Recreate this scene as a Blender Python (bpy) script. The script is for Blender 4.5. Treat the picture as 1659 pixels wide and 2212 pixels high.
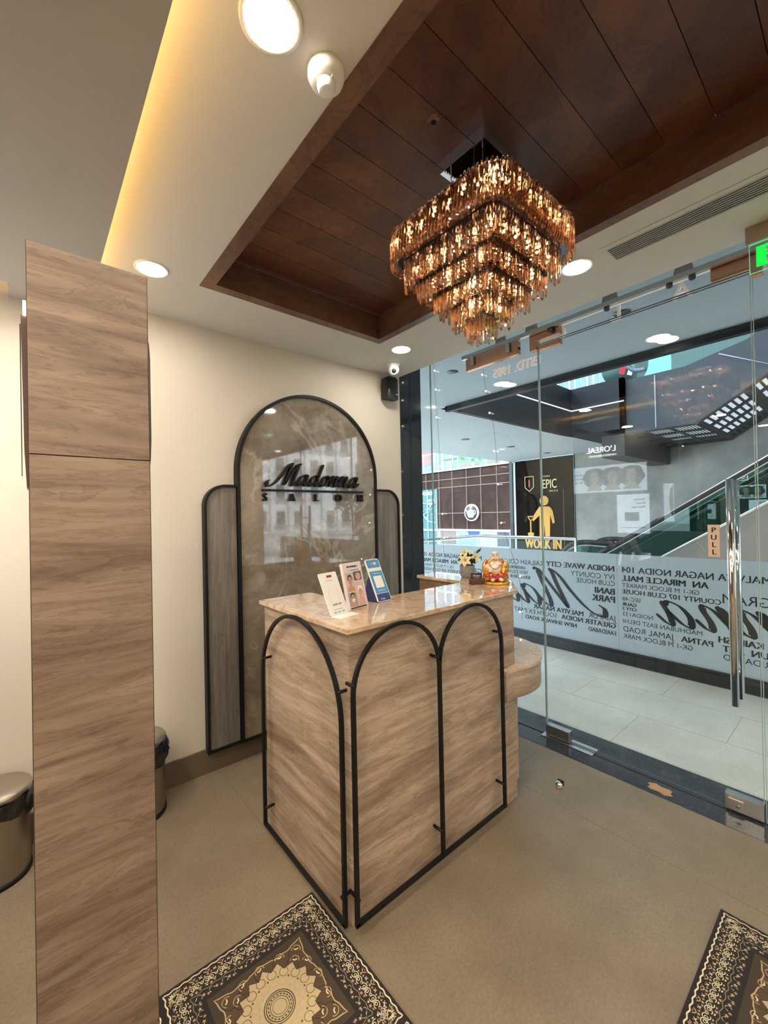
import bpy, bmesh, math, random
from math import sin, cos, pi, radians, atan2, sqrt, hypot
from mathutils import Vector, Matrix
random.seed(7)
for o in list(bpy.data.objects): bpy.data.objects.remove(o)
SC = bpy.context.scene
COL = SC.collection

# ---------------- camera ----------------
cam = bpy.data.cameras.new('camera'); co = bpy.data.objects.new('camera', cam); COL.objects.link(co)
FPX, YAW, PITCH, ROLL = 902.02, 0.8664051, 0.0073834, -0.0209191
cam.sensor_fit = 'HORIZONTAL'; cam.sensor_width = 36.0; cam.lens = FPX/1659*36; cam.clip_start = 0.02; cam.clip_end = 300
f = Vector((cos(YAW)*cos(PITCH), sin(YAW)*cos(PITCH), sin(PITCH)))
r = f.cross(Vector((0,0,1))).normalized(); u = r.cross(f)
r2 = cos(ROLL)*r + sin(ROLL)*u; u2 = -sin(ROLL)*r + cos(ROLL)*u
co.matrix_world = Matrix(((r2.x,u2.x,-f.x,0),(r2.y,u2.y,-f.y,0),(r2.z,u2.z,-f.z,1.5),(0,0,0,1)))
SC.camera = co
SC.view_settings.view_transform = 'Standard'; SC.view_settings.look = 'None'
SC.view_settings.gamma = 1.0; SC.view_settings.exposure = 1.55; SC.view_settings.use_curve_mapping = False

# ---------------- world: hazy bright daylight ----------------
W = bpy.data.worlds.new('World'); SC.world = W; W.use_nodes = True
wn = W.node_tree.nodes; wl = W.node_tree.links; wn.clear()
bg = wn.new('ShaderNodeBackground'); wo = wn.new('ShaderNodeOutputWorld')
bg.inputs[0].default_value = (0.80, 0.905, 1.0, 1); bg.inputs[1].default_value = 1.5
wl.new(bg.outputs[0], wo.inputs[0])

def area(name, loc, size, power, col, rot=(0,0,0), sy=None, spread=pi):
    l = bpy.data.lights.new(name, 'AREA'); l.energy = power; l.color = col; l.size = size; l.spread = spread
    if sy: l.shape = 'RECTANGLE'; l.size_y = sy
    o = bpy.data.objects.new(name, l); o.location = loc; o.rotation_euler = rot; COL.objects.link(o); return o

sun = bpy.data.lights.new('sun', 'SUN'); sun.energy = 3.2; sun.angle = .03; sun.color = (1,.95,.88)
so_ = bpy.data.objects.new('sun', sun); so_.rotation_euler = Vector((.07,-.58,-.81)).to_track_quat('-Z','Y').to_euler(); COL.objects.link(so_)
# unseen fill light added behind the camera to brighten upright faces
area('salon_fill_light', (.9,-2.3,2.6), 1.8, 16, (1,.90,.74))
# ---------------- material helpers ----------------
MATS = {}
def mat(name, col=(.5,.5,.5), rough=.5, metal=0., emit=None, es=0., spec=.5, coat=0.):
    if name in MATS: return MATS[name]
    m = bpy.data.materials.new(name); m.use_nodes = True; MATS[name] = m
    b = m.node_tree.nodes['Principled BSDF']
    b.inputs['Base Color'].default_value = (*col, 1); b.inputs['Roughness'].default_value = rough
    b.inputs['Metallic'].default_value = metal; b.inputs['Specular IOR Level'].default_value = spec
    b.inputs['Coat Weight'].default_value = coat; b.inputs['Coat Roughness'].default_value = .02
    if emit: b.inputs['Emission Color'].default_value = (*emit, 1); b.inputs['Emission Strength'].default_value = es
    return m
def nodes(m): return m.node_tree.nodes, m.node_tree.links, m.node_tree.nodes['Principled BSDF']
def coords(m, scale=(1,1,1), rot=(0,0,0)):
    n, l, b = nodes(m)
    tc = n.new('ShaderNodeTexCoord'); mp = n.new('ShaderNodeMapping')
    mp.inputs['Scale'].default_value = scale; mp.inputs['Rotation'].default_value = rot
    l.new(tc.outputs['Object'], mp.inputs[0]); return mp.outputs[0]
def noise(m, vec, scale, detail=4, rough=.55, dist=0.):
    n, l, b = nodes(m); t = n.new('ShaderNodeTexNoise'); l.new(vec, t.inputs['Vector'])
    t.inputs['Scale'].default_value = scale; t.inputs['Detail'].default_value = detail
    t.inputs['Roughness'].default_value = rough; t.inputs['Distortion'].default_value = dist
    return t.outputs['Fac']
def ramp(m, fac, stops):
    n, l, b = nodes(m); c = n.new('ShaderNodeValToRGB'); l.new(fac, c.inputs[0]); e = c.color_ramp.elements
    while len(e) < len(stops): e.new(.5)
    for i, (p, cl) in enumerate(stops): e[i].position = p; e[i].color = (*cl, 1) if len(cl) == 3 else cl
    return c.outputs[0]
def mixc(m, a, b_, fac, mode='MIX'):
    n, l, b = nodes(m); x = n.new('ShaderNodeMix'); x.data_type = 'RGBA'; x.blend_type = mode
    for s, v in ((x.inputs[6], a), (x.inputs[7], b_), (x.inputs[0], fac)):
        if hasattr(v, 'links'): l.new(v, s)
        elif isinstance(v, (int, float)): s.default_value = v
        else: s.default_value = (*v, 1)
    return x.outputs[2]
def bump(m, fac, strength=.2, dist=.002):
    n, l, b = nodes(m); bp = n.new('ShaderNodeBump'); bp.inputs['Strength'].default_value = strength
    bp.inputs['Distance'].default_value = dist; l.new(fac, bp.inputs['Height']); l.new(bp.outputs[0], b.inputs['Normal'])
def setc(m, out): m.node_tree.links.new(out, nodes(m)[2].inputs['Base Color'])

def paint(name, col, rough=.7, s=60):
    if name in MATS: return MATS[name]
    m = mat(name, col, rough); v = coords(m); f1 = noise(m, v, 1.3, 3)
    setc(m, mixc(m, tuple(c*.95 for c in col), tuple(min(1, c*1.04) for c in col), f1))
    bump(m, noise(m, v, s, 2), .08, .001); return m
def laminate(name, lo, hi, axis='X', stretch=9., rough=.42, dens=1.0, tilt=0.):
    """horizontal wood grain: stretched across z"""
    if name in MATS: return MATS[name]
    m = mat(name, hi, rough)
    sc = {'X': (.55, .55, stretch*.5), 'V': (stretch*.9, stretch*.9, .45), 'Y': (stretch*.6, .5, 1)}[axis]
    v = coords(m, sc, (tilt, tilt, 0))
    a = noise(m, v, 1.9*dens, 7, .55, 1.6); b1 = noise(m, v, 6.5*dens, 5, .6, 1.8)
    v2 = coords(m, tuple(s*4 for s in sc)); c = noise(m, v2, 14*dens, 3, .7)
    n, l, b = nodes(m)
    base = ramp(m, a, [(.30, lo), (.46, tuple((x+y)/2 for x, y in zip(lo, hi))), (.62, hi), (.8, tuple((x*.35+y*.65) for x, y in zip(lo, hi)))])
    lines = ramp(m, b1, [(.36, (.78, .74, .72)), (.44, (.93, .92, .91)), (.485, (.70, .66, .64)), (.51, (.97, .96, .96)), (.6, (1, 1, 1))])
    o = mixc(m, base, lines, 1.0, 'MULTIPLY')
    fine = ramp(m, c, [(.3, (.90, .90, .90)), (.6, (1, 1, 1))])
    setc(m, mixc(m, o, fine, .7, 'MULTIPLY')); return m
def glassmat(name, tint=(.93, .98, .98), k=1.0, add=0.0):
    m = bpy.data.materials.new(name); m.use_nodes = True; MATS[name] = m
    n = m.node_tree.nodes; l = m.node_tree.links; n.clear()
    o = n.new('ShaderNodeOutputMaterial'); t = n.new('ShaderNodeBsdfTransparent'); g = n.new('ShaderNodeBsdfGlossy')
    t.inputs[0].default_value = (*tint, 1); g.inputs['Roughness'].default_value = 0.0; g.inputs['Color'].default_value = (.95, 1, 1, 1)
    ge = n.new('ShaderNodeNewGeometry'); mr = n.new('ShaderNodeMapRange'); mr.inputs['To Min'].default_value = 1.55; mr.inputs['To Max'].default_value = 1/1.55
    fr = n.new('ShaderNodeFresnel'); l.new(ge.outputs['Backfacing'], mr.inputs[0]); l.new(mr.outputs[0], fr.inputs['IOR'])
    ma = n.new('ShaderNodeMath'); ma.operation = 'MULTIPLY_ADD'; ma.inputs[1].default_value = k; ma.inputs[2].default_value = add; ma.use_clamp = True
    l.new(fr.outputs[0], ma.inputs[0]); mx = n.new('ShaderNodeMixShader'); l.new(ma.outputs[0], mx.inputs[0])
    l.new(t.outputs[0], mx.inputs[1]); l.new(g.outputs[0], mx.inputs[2]); l.new(mx.outputs[0], o.inputs[0]); return m

# ---------------- mesh builder ----------------
class MB:
    def __init__(s): s.v = []; s.f = []; s.m = []; s.sm = []; s.mats = []
    def slot(s, mt):
        if mt not in s.mats: s.mats.append(mt)
        return s.mats.index(mt)
    def add(s, vs, fs, mt=None, smooth=False):
        o = len(s.v); s.v += [tuple(x) for x in vs]; k = s.slot(mt) if mt else 0
        for q in fs: s.f.append(tuple(i+o for i in q)); s.m.append(k); s.sm.append(smooth)
        return s
    def box(s, a, b, mt=None):
        x0, y0, z0 = (min(p, q) for p, q in zip(a, b)); x1, y1, z1 = (max(p, q) for p, q in zip(a, b))
        return s.add([(x0,y0,z0),(x1,y0,z0),(x1,y1,z0),(x0,y1,z0),(x0,y0,z1),(x1,y0,z1),(x1,y1,z1),(x0,y1,z1)],
                     [(0,3,2,1),(4,5,6,7),(0,1,5,4),(1,2,6,5),(2,3,7,6),(3,0,4,7)], mt)
    def obox(s, c, ax, ay, az, hx, hy, hz, mt=None):
        c = Vector(c); ax, ay, az = Vector(ax)*hx, Vector(ay)*hy, Vector(az)*hz
        P = [c+i*ax+j*ay+k*az for k in (-1,1) for i, j in ((-1,-1),(1,-1),(1,1),(-1,1))]
        return s.add(P, [(0,3,2,1),(4,5,6,7),(0,1,5,4),(1,2,6,5),(2,3,7,6),(3,0,4,7)], mt)
    def prism(s, pts, fn, d0, d1, mt=None, smooth=False):
        """polygon pts (2D), fn(a,b,d)->3D, caps + sides"""
        n = len(pts); vs = [fn(a, b, d0) for a, b in pts]+[fn(a, b, d1) for a, b in pts]
        s.add(vs, [tuple(range(n))[::-1], tuple(range(n, 2*n))], mt)
        s.add(vs, [(i, (i+1) % n, n+(i+1) % n, n+i) for i in range(n)], mt, smooth); return s
    def tube(s, path, r, n=10, mt=None, closed=False, sq=False, up=None):
        P = [Vector(p) for p in path]; N = len(P); rings = []
        rr = r if isinstance(r, (list, tuple)) else [r]*N
        prev = None
        for i, p in enumerate(P):
            a = P[(i-1) % N] if (i or closed) else p; b = P[(i+1) % N] if (i < N-1 or closed) else p
            t = (b-a).normalized()
            if up is not None: s1 = t.cross(Vector(up)).normalized()
            else:
                ref = prev if prev is not None else (Vector((0,0,1)) if abs(t.z) < .9 else Vector((1,0,0)))
                s1 = (ref - t*ref.dot(t))
                s1 = s1.normalized() if s1.length > 1e-6 else t.orthogonal().normalized()
            prev = s1; s2 = t.cross(s1)
            k = 1.0
            if 0 < i < N-1 or closed:
                c1 = (p-a).normalized() if (p-a).length else t; cc = max(.3, abs(t.dot(c1))); k = 1/cc
            ring = []
            for j in range(n):
                an = 2*pi*j/n + (pi/4 if sq else 0)
                ring.append(p + (s1*cos(an)+s2*sin(an))*rr[i]*(k if k < 1.6 else 1.6))
            rings.append(ring)
        vs = [v for q in rings for v in q]; fs = []
        for i in range(N if closed else N-1):
            for j in range(n):
                a = i*n+j; b = i*n+(j+1) % n; c = ((i+1) % N)*n+(j+1) % n; d = ((i+1) % N)*n+j; fs.append((a, b, c, d))
        if not closed: fs += [tuple(range(n))[::-1], tuple(range((N-1)*n, N*n))]
        return s.add(vs, fs, mt, not sq)
    def lathe(s, prof, c, n=24, mt=None, smooth=True, ax=None, sc=(1,1), cap=True):
        c = Vector(c); A = Vector(ax).normalized() if ax else Vector((0,0,1))
        s1 = A.orthogonal().normalized() if ax else Vector((1,0,0)); s2 = A.cross(s1); vs = []
        for (r_, h) in prof:
            for j in range(n):
                an = 2*pi*j/n; vs.append(c+A*h+(s1*cos(an)*sc[0]+s2*sin(an)*sc[1])*r_)
        fs = [(i*n+j, i*n+(j+1) % n, (i+1)*n+(j+1) % n, (i+1)*n+j) for i in range(len(prof)-1) for j in range(n)]
        if cap: fs += [tuple(range(n))[::-1], tuple(range((len(prof)-1)*n, len(prof)*n))]
        return s.add(vs, fs, mt, smooth)
    def ball(s, c, r, n=12, m=8, mt=None, rot=None):
        if not isinstance(r, (tuple, list)): r = (r, r, r)
        c = Vector(c); vs = []; R = rot or Matrix.Identity(3)
        for i in range(m+1):
            th = pi*i/m
            for j in range(n):
                ph = 2*pi*j/n; vs.append(c+R@Vector((r[0]*sin(th)*cos(ph), r[1]*sin(th)*sin(ph), r[2]*cos(th))))
        fs = [(i*n+j, (i+1)*n+j, (i+1)*n+(j+1) % n, i*n+(j+1) % n) for i in range(m) for j in range(n)]
        return s.add(vs, fs, mt, True)
    def mesh(s, name, mt=None, off=(0,0,0), bev=0., clean=True):
        me = bpy.data.meshes.new(name); ox, oy, oz = off
        me.from_pydata([(x-ox, y-oy, z-oz) for x, y, z in s.v], [], s.f)
        if s.mats:
            for q in s.mats: me.materials.append(q)
        elif mt: me.materials.append(mt)
        for p, k, sm in zip(me.polygons, s.m, s.sm): p.material_index = k if s.mats else 0; p.use_smooth = sm
        bm = bmesh.new(); bm.from_mesh(me)
        if clean: bmesh.ops.remove_doubles(bm, verts=bm.verts, dist=1e-6); bmesh.ops.dissolve_degenerate(bm, edges=bm.edges, dist=1e-7)
        bmesh.ops.recalc_face_normals(bm, faces=bm.faces)
        if bev: 
            es = [e for e in bm.edges if len(e.link_faces) == 2 and e.calc_face_angle(0) > .6]
            bmesh.ops.bevel(bm, geom=es, offset=bev, segments=2, affect='EDGES', profile=.6, clamp_overlap=True)
        bm.to_mesh(me); bm.free(); me.update(); return me

def tag(o, label=None, cat=None, group=None, kind=None):
    if label: o['label'] = label
    if cat: o['category'] = cat
    if group: o['group'] = group
    if kind: o['kind'] = kind
    return o
def thing(name, label, cat, loc, group=None, kind=None):
    o = bpy.data.objects.new(name, None); COL.objects.link(o); o.location = loc; o.empty_display_size = .05
    return tag(o, label, cat, group, kind)
def rootloc(o):
    v = Vector(o.location)
    while o.parent: o = o.parent; v += Vector(o.location)
    return v
def part(name, mb, mt, parent, bev=0., label=None, kind=None):
    o = bpy.data.objects.new(name, mb.mesh(name, mt, rootloc(parent), bev) if isinstance(mb, MB) else mb)
    COL.objects.link(o); o.parent = parent; return tag(o, label, kind=kind)
def single(name, mb, mt, label, cat, bev=0., group=None, kind=None, loc=(0,0,0)):
    o = bpy.data.objects.new(name, mb.mesh(name, mt, loc, bev)); o.location = loc; COL.objects.link(o)
    return tag(o, label, cat, group, kind)
def struct(name, mb, mt, bev=0., label=None):
    o = bpy.data.objects.new(name, mb.mesh(name, mt, (0,0,0), bev)); COL.objects.link(o)
    o['kind'] = 'structure'
    if label: o['label'] = label
    return o
def copy_tree(o, parent=None, loc=None):
    c = o.copy(); COL.objects.link(c)
    if parent: c.parent = parent
    if loc is not None: c.location = loc
    for ch in [x for x in o.children]: copy_tree(ch, c)
    return c

# text -> polygons in a local frame.  fn(a,b,d)->3D
def text_mesh(mb, txt, org, xdir, ydir, size, mt=None, bold=0., depth=0., align='LEFT', xs=1.0, ndir=None, space=1.0, shear=0.):
    cu = bpy.data.curves.new('t', 'FONT'); cu.body = txt; cu.size = 1.0; cu.offset = min(bold, 0.); cu.extrude = 0; cu.align_x = align
    cu.space_character = space; cu.shear = shear; cu.resolution_u = 3; cu.fill_mode = 'FRONT'
    ob = bpy.data.objects.new('t', cu); COL.objects.link(ob); bpy.context.view_layer.update()
    dg = bpy.context.evaluated_depsgraph_get(); me = ob.evaluated_get(dg).to_mesh()
    X = Vector(xdir).normalized(); Y = Vector(ydir).normalized(); Nn = Vector(ndir).normalized() if ndir else X.cross(Y); O = Vector(org)
    k = size/0.70    # size = cap height
    vs = [O + X*(v.co.x*k*xs) + Y*(v.co.y*k) for v in me.vertices]
    fs = [tuple(p.vertices) for p in me.polygons]
    base_vs = vs
    for sh_ in ((-1.,-.33,.33,1.) if bold > 0 else (0.,)):
      vs = [v+X*(sh_*bold*1.5*k)+Y*(abs(sh_)*.2*bold*k)+Nn*(.00004*sh_) for v in base_vs]
      if depth:
        n = len(vs); vs2 = vs+[v+Nn*depth for v in vs]; ed = {}
        for q in fs:
            for i in range(len(q)):
                e = (q[i], q[(i+1) % len(q)]); key = tuple(sorted(e)); ed[key] = None if key in ed else e
        side = [(e[0], e[1], e[1]+n, e[0]+n) for e in ed.values() if e]
        mb.add(vs2, fs+[tuple(i+n for i in q[::-1]) for q in fs]+side, mt)
      else: mb.add(vs, fs, mt)
    w = (max(v.co.x for v in me.vertices) if len(me.vertices) else 0)*k*xs
    ob.evaluated_get(dg).to_mesh_clear(); bpy.data.objects.remove(ob); bpy.data.curves.remove(cu); return w

def spline(P, n=10):
    out = []; P = [Vector(p) for p in P]; Q = [P[0]*2-P[1]]+P+[P[-1]*2-P[-2]]
    for i in range(1, len(Q)-2):
        for j in range(n):
            t = j/n; a, b, c, d = Q[i-1:i+3]
            out.append(.5*((2*b)+(c-a)*t+(2*a-5*b+4*c-d)*t*t+(3*b-a-3*c+d)*t**3))
    out.append(P[-1]); return out

# brush-script word "Madonna": broad nib strokes (x-height = 1)
A_ = [[(.80,.86),(.55,1.0),(.24,.82),(.10,.40),(.24,.03),(.48,.10),(.80,.62)], [(.86,1.0),(.80,.45),(.86,.06),(1.04,.05),(1.28,.40)]]
D_ = [A_[0], [(.92,2.05),(.84,1.2),(.80,.40),(.88,.05),(1.06,.05),(1.28,.40)]]
O_ = [[(.60,.98),(.30,.92),(.10,.45),(.26,.03),(.56,.08),(.76,.50),(.66,.90),(.50,.98)], [(.66,.86),(.85,.70),(1.05,.78)]]
N_ = [[(-.12,.55),(.04,.95),(.12,.95),(.09,.5),(.07,.0)], [(.10,.30),(.32,.82),(.56,1.0),(.68,.82),(.64,.35),(.72,.04),(.90,.06),(1.10,.40)]]
M_ = [[(-1.15,.42),(-1.32,.22),(-1.2,-.08),(-.85,-.10),(-.45,.25),(-.1,.9),(.15,1.6),(.42,1.96),(.62,1.88)],
      [(.48,1.95),(.50,1.3),(.46,.6),(.42,.02)], [(.44,.05),(.72,.75),(.98,1.45),(1.2,1.95),(1.5,1.93)],
      [(1.26,1.95),(1.25,1.2),(1.22,.4),(1.32,.04),(1.52,.06),(1.75,.42)]]
def script_word(mb, org, xd, yd, nd, h, depth, mt=None, xs=1.0, slant=.42, w=.26):
    X, Y, Nn, O = Vector(xd).normalized(), Vector(yd).normalized(), Vector(nd).normalized(), Vector(org)
    pen = 0.0; lets = [(M_, 1.72, 1.0), (A_, 1.24, 1.), (D_, 1.26, 1.), (O_, 1.08, 1.), (N_, 1.17, 1.), (N_, 1.17, 1.), (A_, 1.2, 1.)]
    pen = 1.35
    for L, adv, sc in lets:
        for st in L:
            pts = spline([(p[0]+pen, p[1], 0) for p in st], 7)
            N = len(pts)
            for i, p in enumerate(pts): p.x += slant*p.y
            nib = Vector((w*.5, w*.16, 0))
            vs = []
            for i, p in enumerate(pts):
                t = (pts[min(i+1, N-1)]-pts[max(i-1, 0)]).normalized(); nr = Vector((-t.y, t.x, 0))
                k = max(abs(nib.dot(nr)), w*.13)
                if i == 0 or i == N-1: k *= .5
                for sg in (1, -1):
                    q = p+nr*k*sg; vs.append((q.x, q.y))
            P3 = [O+X*(a*h*xs)+Y*(b*h) for a, b in vs]
            if depth:
                P4 = [q+Nn*depth for q in P3]; n = len(P3)
                fs = []
                for i in range(N-1):
                    a, b, c, d = 2*i, 2*i+1, 2*i+3, 2*i+2
                    fs += [(a, b, c, d), (a+n, d+n, c+n, b+n), (a, d, d+n, a+n), (b, b+n, c+n, c)]
                fs += [(0, n, n+1, 1), (2*N-2, 2*N-1, 2*N-1+n, 2*N-2+n)]
                mb.add(P3+P4, fs, mt)
            else: mb.add(P3, [(2*i, 2*i+1, 2*i+3, 2*i+2) for i in range(N-1)], mt)
        pen += adv
    return pen*h*xs

def arc(cx, cy, r, a0, a1, n): return [(cx+r*cos(a0+(a1-a0)*i/n), cy+r*sin(a0+(a1-a0)*i/n)) for i in range(n+1)]
def star(cx, cy, r, k, q=.45, a0=0.): return [(cx+(r if i % 2 == 0 else r*q)*cos(a0+pi*i/k), cy+(r if i % 2 == 0 else r*q)*sin(a0+pi*i/k)) for i in range(2*k)]

# ---------------- shared materials ----------------
M_wall = paint('wall_paint', (.62,.565,.475), .75)
M_ceil = paint('ceiling_paint', (.66,.64,.60), .8)
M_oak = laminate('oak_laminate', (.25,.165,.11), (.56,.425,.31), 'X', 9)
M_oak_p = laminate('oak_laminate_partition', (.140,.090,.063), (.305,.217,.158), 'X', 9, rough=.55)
M_wingw = laminate('grey_wood', (.13,.115,.095), (.23,.205,.17), 'V', 7, rough=.4)
M_walnut = laminate('walnut_planks', (.060,.020,.010), (.165,.062,.030), 'X', 3, rough=.45)
M_walnutf = laminate('walnut_trim', (.10,.045,.026), (.20,.10,.060), 'X', 3, rough=.4)
M_black = mat('black_powder_coat', (.006,.0055,.005), .5, spec=.3)
M_blackg = mat('black_gloss', (.012,.014,.018), .12, coat=.6)
M_chrome = mat('chrome', (.8,.8,.8), .08, 1.)
M_steel = mat('brushed_steel', (.55,.53,.50), .3, 1.)
M_copper = mat('copper_satin', (.62,.33,.22), .32, 1.)
M_white = mat('white_plastic', (.85,.83,.78), .4)
M_glassedge = mat('glass_edge', (.36,.48,.48), .2); M_edge2 = mat('glass_edge_dark', (.07,.085,.085), .25)

def m_marble():
    m = mat('emperador_marble', (.3,.25,.2), .05, coat=1.); nodes(m)[2].inputs['Coat IOR'].default_value = 1.75; v = coords(m)
    a = noise(m, v, 2.2, 8, .6, 1.2); base = ramp(m, a, [(.3, (.13,.095,.066)), (.5, (.22,.175,.13)), (.7, (.30,.25,.19))])
    n, l, b = nodes(m)
    vein = ramp(m, noise(m, v, 1.5, 5, .5, .8), [(.485, (0,0,0)), (.497, (.8,.8,.8)), (.503, (.8,.8,.8)), (.515, (0,0,0))])
    msk = ramp(m, noise(m, v, 2.6, 3), [(.42, (.1,.1,.1)), (.62, (.8,.8,.8))])
    fac = mixc(m, vein, msk, 1., 'MULTIPLY')
    f2 = ramp(m, noise(m, v, 9, 10, .74, .5), [(.50, (0,0,0)), (.66, (.38,.38,.38)), (.75, (.5,.5,.5))])
    c1 = mixc(m, base, (.42,.37,.30), f2); setc(m, mixc(m, c1, (.52,.47,.39), fac)); return m
M_marble = m_marble()
def m_counter():
    m = mat('beige_counter_marble', (.5,.36,.25), .05, coat=.6); v = coords(m)
    a = noise(m, v, 11, 8, .64, 1.8); base = ramp(m, a, [(.3, (.40,.25,.135)), (.5, (.58,.40,.25)), (.68, (.70,.52,.36))])
    f2 = ramp(m, noise(m, v, 24, 6, .7, 3.), [(.56, (0,0,0)), (.66, (.8,.8,.8))])
    setc(m, mixc(m, base, (.74,.62,.47), f2)); return m
M_counter = m_counter()
def m_floor():
    m = mat('salon_floor_tile', (.26,.21,.155), .42, spec=.35); v = coords(m)
    a = noise(m, v, 3.2, 7, .62); b1 = noise(m, v, 90, 4, .7)
    base = ramp(m, a, [(.3, (.180,.138,.090)), (.7, (.242,.190,.128))]); sp = ramp(m, b1, [(.36, (.84,.84,.84)), (.62, (1.06,1.06,1.06))])
    setc(m, mixc(m, base, sp, .9, 'MULTIPLY')); bump(m, b1, .05, .0005); return m
M_floor = m_floor()
def m_corr():
    m = mat('corridor_marble', (.6,.58,.52), .18, spec=.5); v = coords(m)
    base = ramp(m, noise(m, v, 2.5, 6), [(.3, (.66,.625,.55)), (.7, (.80,.765,.68))])
    ve = ramp(m, noise(m, v, 22, 8, .75, 3.), [(.44, (1,1,1)), (.49, (.80,.79,.76)), (.53, (1,1,1))])
    setc(m, mixc(m, base, ve, .8, 'MULTIPLY')); return m
M_corr = m_corr()
def m_granite():
    m = mat('black_granite', (.03,.035,.045), .13, coat=.3); v = coords(m)
    setc(m, ramp(m, noise(m, v, 260, 3, .7), [(.4, (.022,.026,.034)), (.65, (.055,.062,.075)), (.75, (.12,.13,.14))])); return m
M_granite = m_granite()
def m_concrete():
    m = mat('grey_concrete', (.3,.3,.29), .85); v = coords(m)
    setc(m, ramp(m, noise(m, v, 1.1, 9, .65), [(.25, (.20,.20,.195)), (.5, (.29,.29,.28)), (.75, (.40,.395,.375))])); return m
M_conc = m_concrete()
M_corrceil = paint('corridor_ceiling_paint', (.31,.37,.43), .8)

# ================= SETTING =================
struct('floor', MB().box((-4,-4,-.1),(2.49,3.4,0)), M_floor)
# faint tile joints of the salon floor
fj = MB()
for x in (-.35, .85, 2.05): fj.box((x-.001,-4,0),(x+.001,2.58,.0004))
for y in (-1.0, .2, 1.4): fj.box((-4,y-.001,0),(2.49,y+.001,.0004))
struct('trim_1', fj, mat('floor_joint', (.15,.12,.09), .8), label='thin joints between the salon floor tiles')
struct('trim_2', MB().box((2.49,-4,-.1),(2.854,4.4,.002)), M_granite, label='black granite sill under the glass front')
struct('wall_back', MB().box((-.24,2.59,0),(2.40,2.75,3.0)).box((-.24,2.75,0),(-.12,3.4,3.0)), M_wall)
struct('baseboard_back', MB().box((-.24,2.575,0),(2.40,2.59,.14)), mat('baseboard_brown', (.135,.098,.066), .45))
M_slate = paint('slate_wall_paint', (.10,.09,.08), .8)
struct('wall_left', MB().box((-.72,-4.,0),(-.6,-3.9,2.6)).box((-4,-4,0),(-3.9,3.4,3.0)).box((-.75,1.5,0),(-.6,3.4,3.0)), M_slate)
struct('wall_far_left', MB().box((-4,3.3,0),(-.24,3.4,3.0)), M_slate)
struct('wall_front', MB().box((-4,-4.1,0),(2.7,-4,3.0)), M_wall)
struct('wall_right', MB().box((2.60,-4,0),(2.70,-.9,3.0)), M_wall)
struct('trim_3', MB().box((2.40,2.588,0),(2.652,2.74,2.98)), M_blackg, label='glossy black jamb column between the sign wall and the glass')
# salon ceiling (upper level z 2.65, tray opening X .65-1.80 , Y -.35-2.13)
TX0, TX1, TY0, TY1 = .65, 1.80, -.60, 2.13
cm = MB()
cm.box((-4,-4,2.65),(TX0,3.4,2.70)).box((TX1,-4,2.65),(2.37,2.59,2.70)).box((TX0,TY1,2.65),(TX1,2.59,2.70)).box((TX0,-4,2.65),(TX1,TY0,2.70)).box((2.33,-4,2.70),(2.37,2.59,3.0))
struct('ceiling', cm, M_ceil)
lo = MB()   # lower false ceiling left, with a small lit pocket by the wall
lo.box((-.06,-4,2.55),(.233,2.59,2.575)).box((-4,-4,2.55),(-.06,2.43,2.575)).box((-4,2.585,2.55),(-.24,3.4,2.575)).box((.213,-4,2.575),(.233,2.59,2.587))
struct('trim_4', lo, paint('false_ceiling_paint', (.46,.42,.36), .8), label='lower false ceiling on the left with hidden strip light')
# walnut tray
tr = MB(); ti0, ti1, tj0, tj1 = .711, 1.75, TY0+.06, 2.072
for a, b in (((TX0,TY0,2.646),(ti0,TY1,2.80)), ((ti1,TY0,2.646),(TX1,TY1,2.80)), ((ti0,tj1,2.646),(ti1,TY1,2.80)), ((ti0,TY0,2.646),(ti1,tj0,2.80))): tr.box(a, b)
tray = struct('trim_5', tr, M_walnutf, label='walnut surround of the recessed ceiling tray')
pk = MB(); y = tj0; k = 0
pk.box((ti0,tj0,2.797),(.80,tj1,2.83))
m2 = laminate('walnut_planks_b', (.075,.026,.014), (.20,.078,.038), 'X', 3, rough=.45)
while y < tj1-.001:
    y2 = min(y+.143, tj1); pk.box((.803,y+.0012,2.80),(ti1,y2-.0012,2.82), M_walnut if k % 2 else m2); y = y2; k += 1
pk.box((TX0-.03,TY0-.03,2.825),(TX1+.03,TY1+.03,2.84), M_black)  # unseen lid added over the tray to keep sky light from leaking in
struct('ceiling_planks', pk, M_walnut, label='dark walnut planks inside the ceiling tray, with an added unseen lid')
struct('trim_6', MB().prism([(1.03+.020*cos(a*pi/6)*(1+.2*((a*5) % 3-1)), .918+.020*sin(a*pi/6)*(1+.25*((a*7) % 3-1))) for a in range(12)], lambda a,b,d:(a,b,d), 2.7985, 2.7996), mat('chipped_wood', (.23,.13,.075), .9), label='chipped rim of the small hole in the walnut planks')
struct('trim_7', MB().lathe([(.0095,2.7975),(.0095,2.7999)], (1.036,.924,0), 14), mat('hole_black', (.002,.002,.002), .9), label='small dark hole in the walnut planks')
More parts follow.
